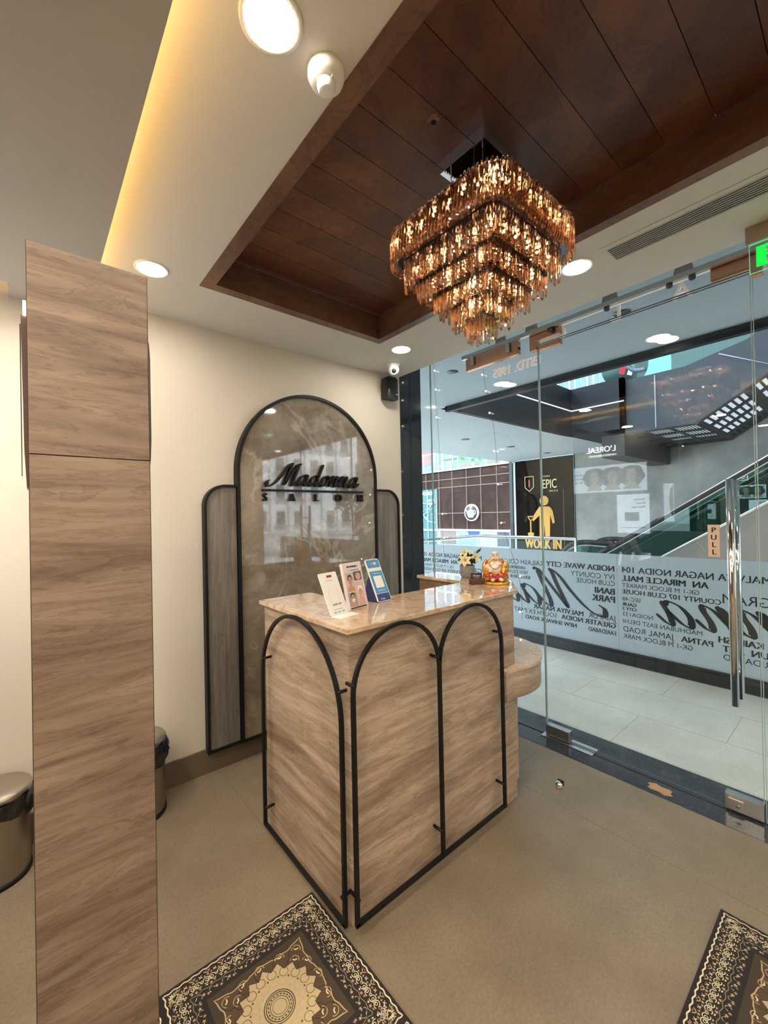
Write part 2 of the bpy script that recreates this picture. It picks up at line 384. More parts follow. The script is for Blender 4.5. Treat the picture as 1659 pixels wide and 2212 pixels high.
# corridor + mall shell
struct('floor_corridor', MB().box((2.854,-10,-.1),(15.8,8,0)), M_corr)
cj = MB()
for i, x in enumerate((2.87,3.37,3.87,4.37)): cj.box((x-.0015,-10,0),(x+.0015,8,.0006))
for row in range(3):
    x0 = 2.854 if row == 0 else (3.37 if row == 1 else 3.87); x1 = (3.37,3.87,4.37)[row]
    for q in range(-9, 8):
        yy = 1.145+1.0*q+(0,.5,.0)[row]; cj.box((x0,yy-.0015,0),(x1,yy+.0015,.0006))
struct('trim_8', cj, mat('marble_joint', (.36,.35,.32), .8), label='joints between the corridor marble tiles')
struct('ceiling_corridor', MB().box((2.37,-10,3.0),(4.45,7.0,3.1)).box((4.45,3.87,3.0),(10.9,7.0,3.1)), M_corrceil)
M_dark = mat('dark_blue_grey_cladding', (.013,.016,.022), .5, spec=.25)
struct('trim_9', MB().box((4.45,-10,2.925),(4.52,3.87,3.05)).box((4.45,3.84,2.96),(8.2,3.87,3.05)), M_dark, label='dark edging of the atrium opening')
struct('wall_fascia', MB().box((4.5,3.86,3.0),(8.2,4.0,3.9)).box((8.2,2.9,3.0),(8.28,4.0,3.9)).box((8.2,2.9,3.0),(11,2.98,3.9)), M_dark)
struct('floor_upper', MB().box((4.5,3.9,3.82),(11,7.0,3.9)).box((8.25,2.95,3.82),(11,3.9,3.9)), M_dark)
struct('trim_10', MB().box((5.2,3.852,3.465),(8.2,3.86,3.485)).box((8.192,2.9,3.465),(8.2,3.86,3.485)), mat('light_line', (.8,.85,.9), .5, emit=(.85,.92,1), es=.25), label='thin white line along the dark slab edge')
struct('ceiling_under_slab', MB().box((8.2,2.9,2.98),(11,3.9,3.0)), M_dark)
struct('wall_concrete', MB().box((11,-9,0),(11.2,2.9,6.9)).box((11,2.9,0),(11.2,5.12,3.85)), M_conc)
struct('wall_hall', MB().box((11,5.12,0),(11.2,5.15,3.85)).box((10.9,6.94,0),(11.1,7.04,3.1)), M_blackg)
struct('ceiling_atrium', MB().box((4.5,-9,6.9),(12,2.4,7.0)), mat('atrium_soffit', (.16,.18,.21), .7))
struct('ground', MB().box((-40,-60,-.25),(60,60,-.12)), mat('pale_ground', (.35,.36,.36), .9))

# ================= GLASS FRONT =================
M_glass = glassmat('clear_glass', (.92,.965,.97), .62)
def pane(name, y0, y1, z0, z1, label, ed=(1,1,1,1), x=2.645):
    o = struct(name, MB().box((x-.005,y0,z0),(x+.005,y1,z1)), M_glass, label=label)
    e = MB(); w = .0022
    if ed[0]: e.box((x-.0055,y0,z0),(x+.0055,y0+w,z1), M_glassedge)
    if ed[1]: e.box((x-.0055,y1-w,z0),(x+.0055,y1,z1), M_glassedge)
    if ed[2]: e.box((x-.0055,y0,z0),(x+.0055,y1,z0+w), M_edge2)
    if ed[3]: e.box((x-.0055,y0,z1-w),(x+.0055,y1,z1), M_edge2)
    p = bpy.data.objects.new('pane_edge', e.mesh('pane_edge')); COL.objects.link(p); p.parent = o
    return o
pane('window_1', 2.462, 2.588, .004, 2.98, 'narrow glass pane beside the black jamb', (1,0,0,0))
pane('window_2', 1.463, 2.456, .004, 2.98, 'fixed glass pane behind the reception desk', (1,1,1,0))
door = pane('door_1', .367, 1.457, .012, 2.622, 'frameless glass door leaf with a long tubular handle', (1,1,1,1))
pane('window_3', .367, 1.457, 2.632, 2.98, 'glass transom above the door', (0,0,1,0))
pane('window_4', -.895, .361, .004, 2.98, 'fixed glass pane right of the door', (0,1,1,0))

# door handle (inside + outside tubes)
def pole(x, y, z0, z1, r, so, nm='door_handle'):
    h = bpy.data.objects.new(nm, MB().tube([(x,y,z0),(x,y,z1)], r, 20).mesh(nm, M_chrome)); COL.objects.link(h); h.parent = door
    s = MB()
    for z in so: s.tube([(x,y,z),(2.645,y,z)], .007, 10)
    q = bpy.data.objects.new('standoff', s.mesh('standoff', M_chrome)); COL.objects.link(q); q.parent = h
pole(2.585, .455, .545, 1.64, .0165, (1.49,.69)); pole(2.705, .455, .545, 1.64, .0165, (1.49,.69))
def dpart(name, mb, mt, bev=.0015):
    q = bpy.data.objects.new(name, mb.mesh(name, mt, bev=bev)); COL.objects.link(q); q.parent = door; return q
# patch fittings of the door leaf
dpart('top_patch', MB().box((2.625,1.302,2.59),(2.665,1.452,2.620)), M_copper)
dpart('bottom_patch', MB().box((2.622,1.300,.013),(2.668,1.457,.078)), M_steel)
lk = dpart('lock_patch', MB().box((2.622,.367,.013),(2.668,.512,.088)), M_steel)
q = bpy.data.objects.new('lock_case', MB().box((2.614,.44,.02),(2.622,.50,.070)).lathe([(.008,0),(.008,.004)], (2.614,.46,.045), 14, ax=(-1,0,0)).mesh('lock_case', M_steel)); COL.objects.link(q); q.parent = lk
# fixed hardware
single('floor_hinge_plate', MB().box((2.598,1.148,.002),(2.692,1.482,.007)).lathe([(.004,0),(.004,.0015)], (2.62,1.17,.007), 10), M_steel, 'flat steel hinge plate let into the black sill under the door corner', 'hinge plate', .001)
def lpatch(y0, y1, yn, zt, zb, zn, label, flip=False):
    t = thing('transom_patch', label, 'door fitting', (2.645,(y0+y1)/2,zt), 'copper transom patches')
    P = [(y1,zb),(y1,zt),(y0,zt),(y0,zn),(yn,zn),(yn,zb)] if not flip else [(y0,zb),(y0,zt),(y1,zt),(y1,zn),(yn,zn),(yn,zb)]
    part('cover_plate', MB().prism(P, lambda a,b,d:(d,a,b), 2.622, 2.668), M_copper, t, .002)
    part('bolt', MB().lathe([(.010,0),(.010,.02),(.016,.022),(.016,.03)], (2.70,(y0+y1)/2+.03,zt-.02), 14, ax=(-1,0,0)), M_steel, t)
    return t
lpatch(1.303, 1.512, 1.462, 2.712, 2.597, 2.655, 'copper L-shaped glass patch at the hinge corner above the door')
lpatch(.322, .515, .362, 2.712, 2.597, 2.642, 'copper L-shaped glass patch beside the green exit sign', True)
rail = thing('header_rail', 'long brushed steel rail hung under the ceiling edge above the glass front', 'rail', (2.6,1.0,2.78))
part('rail_tube', MB().box((2.588,-.85,2.697),(2.614,2.07,2.724)), M_steel, rail, .001)
for y in (.62, .98, 1.48, 1.72):
    part('bracket', MB().prism([(y-.045,2.724),(y+.045,2.724),(y+.028,2.80),(y-.028,2.80)], lambda a,b,d:(d,a,b), 2.592, 2.598), mat('zinc_bracket', (.35,.33,.32), .4, 1.), rail)
for y in (.585, .685, 1.0, 1.35):
    part('roller', MB().lathe([(.008,0),(.016,.004),(.016,.022),(.010,.028)], (2.60,y,2.699), 14, ax=(0,0,-1)), mat('dark_steel', (.12,.12,.13), .3, 1.), rail)
for y in (1.66, 1.97):
    part('hanger', MB().box((2.585,y-.014,2.63),(2.60,y+.014,2.697)), M_steel, rail, .001)
cl = thing('door_closer', 'oblong copper box hung from the header rail left of the door', 'door closer', (2.62,1.81,2.6))
part('casing', MB().box((2.603,1.588,2.603),(2.638,2.042,2.692)), M_copper, cl, .002)
part('end_slot', MB().box((2.606,1.585,2.635),(2.63,1.589,2.65)), M_black, cl)
# outside sign letters seen from behind
M_letter = mat('letter_back', (.85,.72,.66), .5, emit=(1,.8,.72), es=.08)
def sletter(ch, y, z, h, label):
    mb = MB(); text_mesh(mb, ch, (2.705,y,z), (0,1,0), (0,0,1), h, None, .014, .012, 'CENTER', ndir=(-1,0,0))
    return single('sign_letter', mb, M_letter, label, 'sign letter', group='back of the shop sign lettering', loc=(2.705,y,z))
for ch, y in (('S',.28),('A',.625),('L',.955),('O',1.312),('N',1.65)):
    sletter(ch, y+.03, 2.640, .086, 'pinkish reversed letter %s above the glass front, seen from behind' % ch)
mb = MB(); text_mesh(mb, 'ESTD. 1985', (2.705,1.475,2.522), (0,1,0), (0,0,1), .066, None, .018, .012, xs=.86, ndir=(-1,0,0))
single('sign_lettering', mb, M_letter, 'pinkish reversed ESTD. 1985 lettering behind the top of the glass', 'sign lettering', loc=(2.705,1.6,2.52))
single('sign_bar', MB().box((2.70,-.85,2.732),(2.712,1.50,2.748)), M_letter, 'slim pale pink bar running behind the header rail outside the glass', 'sign bar')
# pull sticker
st = thing('pull_sticker', 'small beige upright PULL sticker on the glass door', 'sticker', (2.637,.532,1.253))
part('backing', MB().box((2.636,.507,1.253),(2.6392,.557,1.417)), mat('sticker_beige', (.66,.48,.35), .5), st)
mb = MB()
for i, ch in enumerate('PULL'): text_mesh(mb, ch, (2.6352,.532,1.417-.037*(i+1)-.003), (0,-1,0), (0,0,1), .026, None, .02, 0, 'CENTER')
part('lettering', mb, mat('ink_black', (.01,.01,.01), .6), st)
mb = MB(); e=.003
for a,b in (((.507,1.253),(.557,1.2542)),((.507,1.4158),(.557,1.417)),((.507,1.253),(.5082,1.417)),((.5558,1.253),(.557,1.417))): mb.box((2.6354,a[0],a[1]),(2.6362,b[0],b[1]))
part('border', mb, mat('sticker_rim', (.25,.17,.11), .6), st)
# torn tape on sill
pp = [(2.555+.035*cos(a*pi/6)*(1+.25*((a*5)%3-1)), .775+.06*sin(a*pi/6)*(1+.22*((a*7)%3-1))) for a in range(12)]
single('tape_scrap', MB().prism(pp, lambda a,b,d:(a,b,d), .002, .0032), mat('tan_tape', (.42,.24,.12), .7), 'torn tan tape scrap stuck to the black granite sill', 'tape')
# door stop
ds = thing('door_stop', 'small round chrome door stop on the floor before the glass door', 'door stop', (2.182,1.144,0))
part('dome', MB().lathe([(.021,0),(.021,.008),(.017,.022),(.008,.031),(.001,.033)], (2.182,1.144,0), 20), M_chrome, ds)
part('rubber_pad', MB().box((2.196,1.128,.002),(2.206,1.160,.030)), M_black, ds, .002)

# ================= FAIRY LIGHTS =================
M_bulb = mat('fairy_bulb', (1,.8,.5), .3, emit=(1,.78,.45), es=7)
M_wire = mat('thin_wire', (.05,.05,.05), .5)
def fairy(P, zs, label, dark=False):
    t = thing('fairy_light_string', label, 'fairy lights', (P[0][0],P[0][1],P[-1][2]), 'fairy light strings on the glass')
    sp = spline(P, 6); part('wire', MB().tube(sp, .0011, 5), M_wire, t)
    for z in zs:
        k = min(range(len(sp)), key=lambda i: abs(sp[i].z-z)); p = sp[k]+Vector((-.004,.012*((k%3)-1),0))
        part('bulb', MB().ball(p, .0058, 8, 6), M_bulb, t)
fairy([(2.63,2.41,2.87),(2.63,2.395,2.55),(2.63,2.37,2.2),(2.63,2.355,1.9),(2.63,2.35,1.5),(2.63,2.33,1.1)], (2.72,2.56,2.30,1.92,1.48,1.27), 'string of tiny warm bulbs hanging on the glass nearest the black jamb')
fairy([(2.63,1.90,2.59),(2.63,1.885,2.45),(2.63,1.83,2.2),(2.63,1.80,1.9),(2.63,1.79,1.5),(2.63,1.64,1.05),(2.63,1.62,.75)], (2.55,2.42,2.26,1.97,1.72,1.43,1.05,.78), 'string of tiny warm bulbs hanging on the glass left of the door')

# ================= LIGHT FITTINGS =================
def downlight(x, y, z, r, label, es, col=(1,.93,.82), group='round recessed ceiling lights', power=None):
    t = thing('downlight', label, 'ceiling light', (x,y,z), group)
    part('trim_ring', MB().lathe([(r,-.004),(r+.012,-.004),(r+.012,0),(r,.0),(r,-.004)], (x,y,z), 36, cap=False), M_white, t)
    part('diffuser', MB().lathe([(r,-.0035),(r,-.001)], (x,y,z), 36, smooth=False), mat('diffuser_%d' % int(es*10), (1,1,1), .5, emit=col, es=es), t)
ES = 63
downlight(.440, 2.125, 2.65, .060, 'round glowing ceiling light above the oak partition', ES)
downlight(.440, .885, 2.65, .060, 'large round glowing ceiling light at the top edge beside the smoke detector', ES)
downlight(1.985, 2.115, 2.65, .060, 'round glowing ceiling light above the corner security camera', ES)
downlight(1.980, .890, 2.65, .060, 'round glowing ceiling light right of the chandelier', ES)
for x, y in ((1.98,-.35),(.44,-.35),(.44,-1.6),(1.98,-1.6)):
    downlight(x, y, 2.65, .060, 'round ceiling light over the salon behind the camera', ES, group='ceiling lights behind the camera')
for x, y in ((-.66,1.12),(-.36,.50),(-.45,2.0),(-.95,1.65),(-1.9,.9),(-1.9,2.1),(-3.0,.9),(-3.0,2.1),(-.75,-.4),(-1.9,-.4),(-3.0,-.4),(-.75,-1.8),(-1.9,-1.8),(-3.0,-1.8),(-1.9,3.0)):  # the rightmost lights are added, to brighten the desk side and floor
    downlight(x, y, 2.55, .060, 'round light in the lower false ceiling left of the partition, set includes added fill', ES*2.6, (1,.86,.66), group='lights in the lower ceiling')
# cove LED strip (hidden on the lower ceiling's edge)
single('cove_light_strip', MB().box((.150,-3.8,2.578),(.172,2.55,2.586)), mat('warm_led', (1,.6,.2), .5, emit=(1,.60,.16), es=9), 'hidden warm LED strip glowing along the edge of the lower ceiling', 'strip light')
single('cove_light_strip', MB().box((-1.2,2.45,2.578),(-.10,2.462,2.584)), mat('warm_led_dim', (1,.6,.2), .5, emit=(1,.55,.14), es=1.2), 'dim warm strip inside the small ceiling pocket by the left wall', 'strip light')
# corridor downlights
for x, y, l in ((4.21,2.785,'lit'),(4.21,1.20,'lit')):
    downlight(x, y, 3.0, .085, 'round lit light in the corridor ceiling, ' + ('left one above ESTD. lettering' if y > 2 else 'right one above the escalator'), 8, (1,.95,.74), group='lit corridor ceiling lights')
def hole(x, y, r, label):
    single('dark_downlight', MB().lathe([(r,2.996),(r,3.0)], (x,y,0), 20), mat('dark_lens', (.03,.04,.05), .3), label, 'ceiling light', group='unlit corridor ceiling lights', loc=(x,y,3))
hole(3.425, 2.868, .06, 'unlit dark ceiling spot near the left end of the corridor ceiling')
hole(3.45, 1.22, .06, 'unlit dark ceiling spot behind the reversed letter L')
for x, y in ((6.75,5.35),(8.39,5.36),(10.1,5.4)): hole(x, y, .09, 'unlit dark ceiling spot in a row above the brown tea shop facade')

# ================= SMOKE DETECTOR, CCTV, SPEAKER, VENT, EXIT SIGN =================
sd = thing('smoke_detector', 'white round smoke detector on the ceiling beside the walnut tray', 'smoke detector', (.597,.897,2.65))
part('base_ring', MB().lathe([(.047,0),(.047,-.018),(.042,-.030),(.020,-.034)], (.597,.897,2.65), 32), M_white, sd)
part('sensor_dome', MB().lathe([(.024,-.033),(.024,-.040),(.021,-.052),(.018,-.055),(.001,-.056)], (.597,.897,2.65), 28), M_white, sd)
for a_, b_ in (((.571,.893,2.610),(.576,.901,2.619)),((.618,.893,2.610),(.623,.901,2.619)),((.595,.866,2.612),(.599,.874,2.618))): part('rib', MB().box(a_, b_), M_white, sd)
cc = thing('security_camera', 'white dome security camera on the ceiling corner above the black speaker', 'security camera', (2.13,2.36,2.65))
part('mount', MB().lathe([(.052,0),(.050,-.012),(.040,-.022)], (2.13,2.36,2.65), 26), M_white, cc)
part('eyeball', MB().ball((2.125,2.35,2.603), .042, 20, 12), M_white, cc)
fd = Vector((-.55,-.62,-.55)).normalized(); cp = Vector((2.125,2.35,2.603))+fd*.036
part('lens_ring', MB().lathe([(.026,-.006),(.027,.006),(.021,.010),(.019,.004)], cp, 24, ax=fd, cap=False), M_white, cc)
part('lens', MB().lathe([(.017,.0),(.016,.008)], cp, 20, ax=fd), M_blackg, cc)
sp_ = thing('wall_speaker', 'small black wall speaker beside the glass, under the dome camera', 'speaker', (2.245,2.59,2.43))
P = [(x, y) for x, y in [(2.185,2.57),(2.185,2.515)]+arc(2.215,2.515,.03,pi,1.5*pi,5)+arc(2.275,2.515,.03,1.5*pi,2*pi,5)+[(2.305,2.57)]]
def taper(a, b, d): return (a, b, d)
part('cabinet', MB().prism(P, taper, 2.435, 2.60, smooth=True).prism([(2.205,2.57),(2.205,2.50),(2.285,2.50),(2.285,2.57)], taper, 2.60, 2.615), mat('speaker_black', (.01,.01,.011), .35), sp_, .004)
part('badge', MB().box((2.262,2.4835,2.468),(2.288,2.4848,2.473)), M_white, sp_)
part('bracket', MB().box((2.225,2.565,2.49),(2.265,2.59,2.55)), M_black, sp_)
vt = thing('air_vent', 'long linear slotted air vent in the ceiling above the glass door', 'air vent', (2.01,.2,2.65))
part('frame', MB().box((1.925,-.55,2.6475),(1.955,.770,2.650)).box((2.068,-.55,2.6475),(2.085,.770,2.650)).box((1.956,.746,2.6470),(2.067,.770,2.6495)), M_ceil, vt)
part('backing', MB().box((1.955,-.55,2.6485),(2.068,.745,2.6499)), mat('vent_dark', (.01,.01,.012), .8), vt)
for i in range(8):
    x = 1.955+.0145*i; part('slat', MB().box((x,-.55,2.6462),(x+.0066,.745,2.6484)), mat('vent_grey', (.42,.41,.39), .5), vt)
ex = thing('exit_sign', 'green EXIT sign on a clear acrylic panel hanging from the ceiling', 'exit sign', (2.28,.12,2.46))
part('housing', MB().box((2.262,-.07,2.583),(2.300,.327,2.65)), mat('sign_housing', (.34,.27,.20), .45), ex, .003)
part('acrylic_panel', MB().box((2.2775,-.06,2.462),(2.2825,.317,2.584)), M_glass, ex)
M_gr = mat('exit_green', (.01,.45,.06), .4, emit=(.0,1,.07), es=.28)
part('panel_edge', MB().box((2.277,.3165,2.462),(2.283,.318,2.584)).box((2.277,-.06,2.461),(2.283,.318,2.4625)).box((2.2765,-.06,2.579),(2.2835,.318,2.584)), mat('edge_green', (.2,.8,.45), .4, emit=(.2,1,.45), es=.12), ex)
mb = MB(); text_mesh(mb, 'EXIT', (2.2765,.296,2.480), (0,-1,0), (0,0,1), .085, None, .05, 0, xs=1.0, space=1.05)
part('lettering', mb, M_gr, ex)

# ================= SIGN PANEL ON THE BACK WALL =================
sg = thing('arched_sign_panel', 'tall arched brown marble panel in black frame on the wall behind the desk', 'wall sign', (1.53,2.59,.12))
cxs, R, zs, z0 = 1.53, .555, 1.79, .122
def xz(y): return lambda a, b, d: (a, d, b)
arch_o = [(cxs-R,z0)]+[(x,z) for x,z in arc(cxs,zs,R,pi,0,48)]+[(cxs+R,z0)]
arch_i = [(cxs-R+.02,z0+.015)]+[(x,z) for x,z in arc(cxs,zs,R-.02,pi,0,48)]+[(cxs+R-.02,z0+.015)]
def band(mb, O, I, y0, y1, mt=None):
    n = len(O); vs = []
    for (a, b), y in [(p, y0) for p in O]+[(p, y0) for p in I]+[(p, y1) for p in O]+[(p, y1) for p in I]: vs.append((a, y, b))
    fs = []
    for i in range(n):
        j = (i+1) % n; fs += [(i,j,n+j,n+i),(2*n+i,3*n+i,3*n+j,2*n+j),(i,2*n+i,2*n+j,j),(n+i,n+j,3*n+j,3*n+i)]
    return mb.add(vs, fs, mt)
part('arch_frame', band(MB(), arch_o, arch_i, 2.532, 2.590), M_black, sg)
part('marble_panel', MB().prism(arch_i, lambda a,b,d:(a,d,b), 2.546, 2.589), M_marble, sg)
def wing(xo, xi, s):
    r_ = .13; zt = 1.705
    if s < 0: O = [(xi,z0),(xo,z0)]+arc(xo+r_,zt-r_,r_,pi,pi/2,12)+[(xi,zt)]; d = .015; I = [(xi,z0+d),(xo+d,z0+d)]+arc(xo+r_,zt-r_,r_-d,pi,pi/2,12)+[(xi,zt-d)]
    else: O = [(xo,z0),(xi,z0),(xi,zt)]+arc(xo-r_,zt-r_,r_,pi/2,0,12); d = .015; I = [(xo-d,z0+d),(xi,z0+d),(xi,zt-d)]+arc(xo-r_,zt-r_,r_-d,pi/2,0,12)
    w = part('wing_panel', MB().prism(I, lambda a,b,d:(a,d,b), 2.555, 2.589), M_wingw, sg)
    part('wing_frame', band(MB(), O, I, 2.540, 2.590), M_black, w)
wing(.780, .975, -1); wing(2.330, 2.085, 1)
mb = MB(); script_word(mb, (1.158,2.546,1.712), (1,0,0), (0,0,1), (0,-1,0), .074, .028, xs=.965)
part('script_lettering', mb, M_black, sg)
part('underline', MB().box((1.135,2.518,1.670),(1.940,2.546,1.683)), M_black, sg)
for ch, x in zip('SALON', (1.152,1.345,1.533,1.720,1.915)):
    mb = MB(); text_mesh(mb, ch, (x,2.546,1.607), (1,0,0), (0,0,1), .050, None, .026, .026, 'CENTER', xs=.85, ndir=(0,-1,0))
    part('letter', mb, M_black, sg)

# ================= RECEPTION DESK =================
dk = thing('reception_desk', 'oak reception desk with beige marble top and black arched metal frames', 'reception desk', (1.4,1.6,0))
part('front_body', MB().box((.882,1.252,.0),(1.950,1.60,1.072)), M_oak, dk, .0015)
part('left_body', MB().box((.882,1.600,.0),(1.140,1.965,1.072)), M_oak, dk)
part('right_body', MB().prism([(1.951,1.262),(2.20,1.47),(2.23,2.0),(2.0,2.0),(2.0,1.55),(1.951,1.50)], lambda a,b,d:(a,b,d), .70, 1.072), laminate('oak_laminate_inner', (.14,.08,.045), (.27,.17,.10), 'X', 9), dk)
top = [(.862,1.232),(1.962,1.232),(2.24,1.455),(2.25,2.01),(1.985,2.01),(1.985,1.60),(1.155,1.60),(1.155,1.985),(.862,1.985)]
part('marble_top', MB().prism(top, lambda a,b,d:(a,b,d), 1.072, 1.092), M_counter, dk, .003)
part('low_body', MB().prism([(1.90,1.275),(1.96,1.252),(1.985,1.262),(1.99,1.30),(2.15,1.55),(2.15,2.0),(1.90,2.0)], lambda a,b,d:(a,b,d), .09, .58), M_oak, dk, .002)
part('plinth', MB().prism([(1.80,1.262),(1.905,1.255),(1.915,1.275),(2.05,1.5),(2.05,1.95),(1.80,1.95)], lambda a,b,d:(a,b,d), 0, .09), M_oak, dk)
# rounded low table end
lt = [(1.80,1.235)]+arc(2.03,1.555,.365,-.68*pi,0,22)+[(2.39,2.05),(1.80,2.05)]
lt = [(1.815,1.215)]+[(2.02+.36*cos(a), 1.555+.36*sin(a)) for a in [(-.62+.62*i/20)*pi for i in range(21)]]+[(2.38,2.05),(1.96,2.05),(1.96,1.26),(1.815,1.2515)]
lts = part('low_shelf_apron', MB().prism(lt, lambda a,b,d:(a,b,d), .545, .682, smooth=False), M_oak, dk)
cx_, cy_ = 2.0, 1.6
lt2 = [(cx_+(a-cx_)*1.015, cy_+(b-cy_)*1.02) for a, b in lt]
part('low_marble_shelf', MB().prism(lt2, lambda a,b,d:(a,b,d), .682, .700), M_counter, dk, .002)
# black tube frames
def archpath(a0, a1, zb, zt, fn, n=26):
    R_ = (a1-a0)/2; c = (a0+a1)/2
    return [fn(a0,zb)]+[fn(x,z) for x,z in arc(c,zt-R_,R_,pi,0,n)]+[fn(a1,zb)]
TR = .0085
ff = MB(); yF = 1.212
for a0, a1 in ((.868,1.320),(1.3205,1.775)): ff.tube(archpath(a0,a1,.052,1.078,lambda x,z:(x,yF,z)), TR*1.18, 4, sq=True, up=(0,1,0))
ff.tube([(.86,yF,.055),(1.783,yF,.055)], TR*1.18, 4, sq=True)
fo = part('front_arch_frame', ff, M_black, dk)
for x, z in ((.868,.895),(1.308,.895),(1.763,.91),(1.308,.165),(1.763,.165),(.873,.14)):
    part('standoff_pin', MB().tube([(x,1.205,z),(x,1.2515,z)], .0065, 10), M_black, fo)
fl = MB(); xF = .845
fl.tube(archpath(1.255,1.918,.035,1.078,lambda y,z:(xF,y,z)), TR*1.18, 4, sq=True, up=(1,0,0)); fl.tube([(xF,1.248,.038),(xF,1.926,.038)], TR*1.18, 4, sq=True)
fo = part('side_arch_frame', fl, M_black, dk)
for y, z in ((1.272,.86),(1.90,.83),(1.895,.125),(1.268,.13)):
    part('standoff_pin', MB().tube([(.838,y,z),(.8815,y,z)], .0065, 10), M_black, fo)

# ---- things on the desk ----
Z = 1.092
def frame3(p0, p1, lean_deg):
    """upright board frame from base-left p0 to base-right p1 leaning back; returns O, X, Y(up), N(front)"""
    a = Vector((p0[0],p0[1],Z)); b = Vector((p1[0],p1[1],Z)); X = (b-a).normalized(); back = Vector((-X.y,X.x,0))
    L = radians(lean_deg); Y = (Vector((0,0,1))*cos(L)+back*sin(L)).normalized(); N = X.cross(Y); return a, X, Y, N, (b-a).length
def board(mb, fr, x0, x1, y0, y1, d0, d1, mt=None, rc=0.):
    O, X, Y, N, w = fr
    if rc:
        P = arc(x1-rc,y0+rc,rc,-pi/2,0,5)+arc(x1-rc,y1-rc,rc,0,pi/2,5)+arc(x0+rc,y1-rc,rc,pi/2,pi,5)+arc(x0+rc,y0+rc,rc,pi,1.5*pi,5)
    else: P = [(x0,y0),(x1,y0),(x1,y1),(x0,y1)]
    return mb.prism(P, lambda a,b,d: O+X*a+Y*b+N*d, d0, d1, mt)
# white acrylic payment stand
fr = frame3((.923,1.425),(1.025,1.448),24); wq = fr[4]; hq = .185
t = thing('payment_stand', 'white slanted L-shaped payment card stand at the desk corner', 'card stand', (.96,1.43,Z))
mb = board(MB(), fr, 0, wq, .004, hq, -.004, 0, rc=.006)
O, X, Y, N, w = fr; fN = Vector((N.x,N.y,0)).normalized()
mb.prism([(0,0),(w,0),(w,.055),(0,.055)], lambda a,b,d: Vector((O.x,O.y,0))+X*a+fN*b+Vector((0,0,Z+d)), 0, .004)
part('acrylic_body', mb, mat('white_acrylic', (.80,.76,.70), .2), t)
mb = board(MB(), fr, .0+.042, .042+.030, hq-.022, hq-.012, .0003, .0009, mat('tag_red', (.30,.02,.04), .5))
ink = mat('print_grey', (.16,.15,.16), .6)
text_mesh(mb, 'SCAN TO PAY', O+X*(w/2)+Y*(hq-.037)+N*.0006, X, Y, .0042, ink, .01, 0, 'CENTER')
text_mesh(mb, 'BHIM UPI', O+X*(w/2)+Y*.042+N*.0006, X, Y, .0085, ink, .03, 0, 'CENTER', shear=.3)
for i, tx in enumerate(('paytm  GPay  PhonePe',)): text_mesh(mb, tx, O+X*(w/2)+Y*.024+N*.0006, X, Y, .0038, ink, .01, 0, 'CENTER')
for i in range(3): board(mb, fr, .022+.024*i, .036+.024*i, .012, .0155, .0004, .0008, mat('print_blue', (.12,.22,.38), .6))
for q in (((.026,.058),(w-.026,.0585)),((.026,.112),(w-.026,.1125)),((.026,.058),(.0265,.1125)),((w-.0265,.058),(w-.026,.1125))): board(mb, fr, q[0][0], q[1][0], q[0][1], q[1][1], .0004, .0008, mat('print_line', (.5,.45,.42), .6))
part('print', mb, None, t)
# skincare advert block
fr = frame3((1.043,1.465),(1.165,1.492),13); O, X, Y, N, w = fr; hp = .205
t = thing('advert_stand', 'clear acrylic stand with dermalogica skincare advert between two payment stands', 'advert stand', (1.10,1.48,Z))
part('acrylic_block', board(MB(), fr, 0, w, .001, hp, -.014, 0), mat('pale_pink_acrylic', (.72,.62,.60), .12), t, .001)
mb = MB(); K = mat('ink_black', (0,0,0)); 
text_mesh(mb, 'dermalogica', O+X*(w/2)+Y*(hp-.022)+N*.0006, X, Y, .0098, K, .045, 0, 'CENTER', xs=1.05)
text_mesh(mb, 'skin:', O+X*.022+Y*(hp-.038)+N*.0006, X, Y, .0072, mat('print_light', (.45,.42,.42), .6), .01, 0)
text_mesh(mb, 'we treat it all', O+X*.046+Y*(hp-.038)+N*.0006, X, Y, .0072, K, .02, 0)
part('print', mb, None, t)
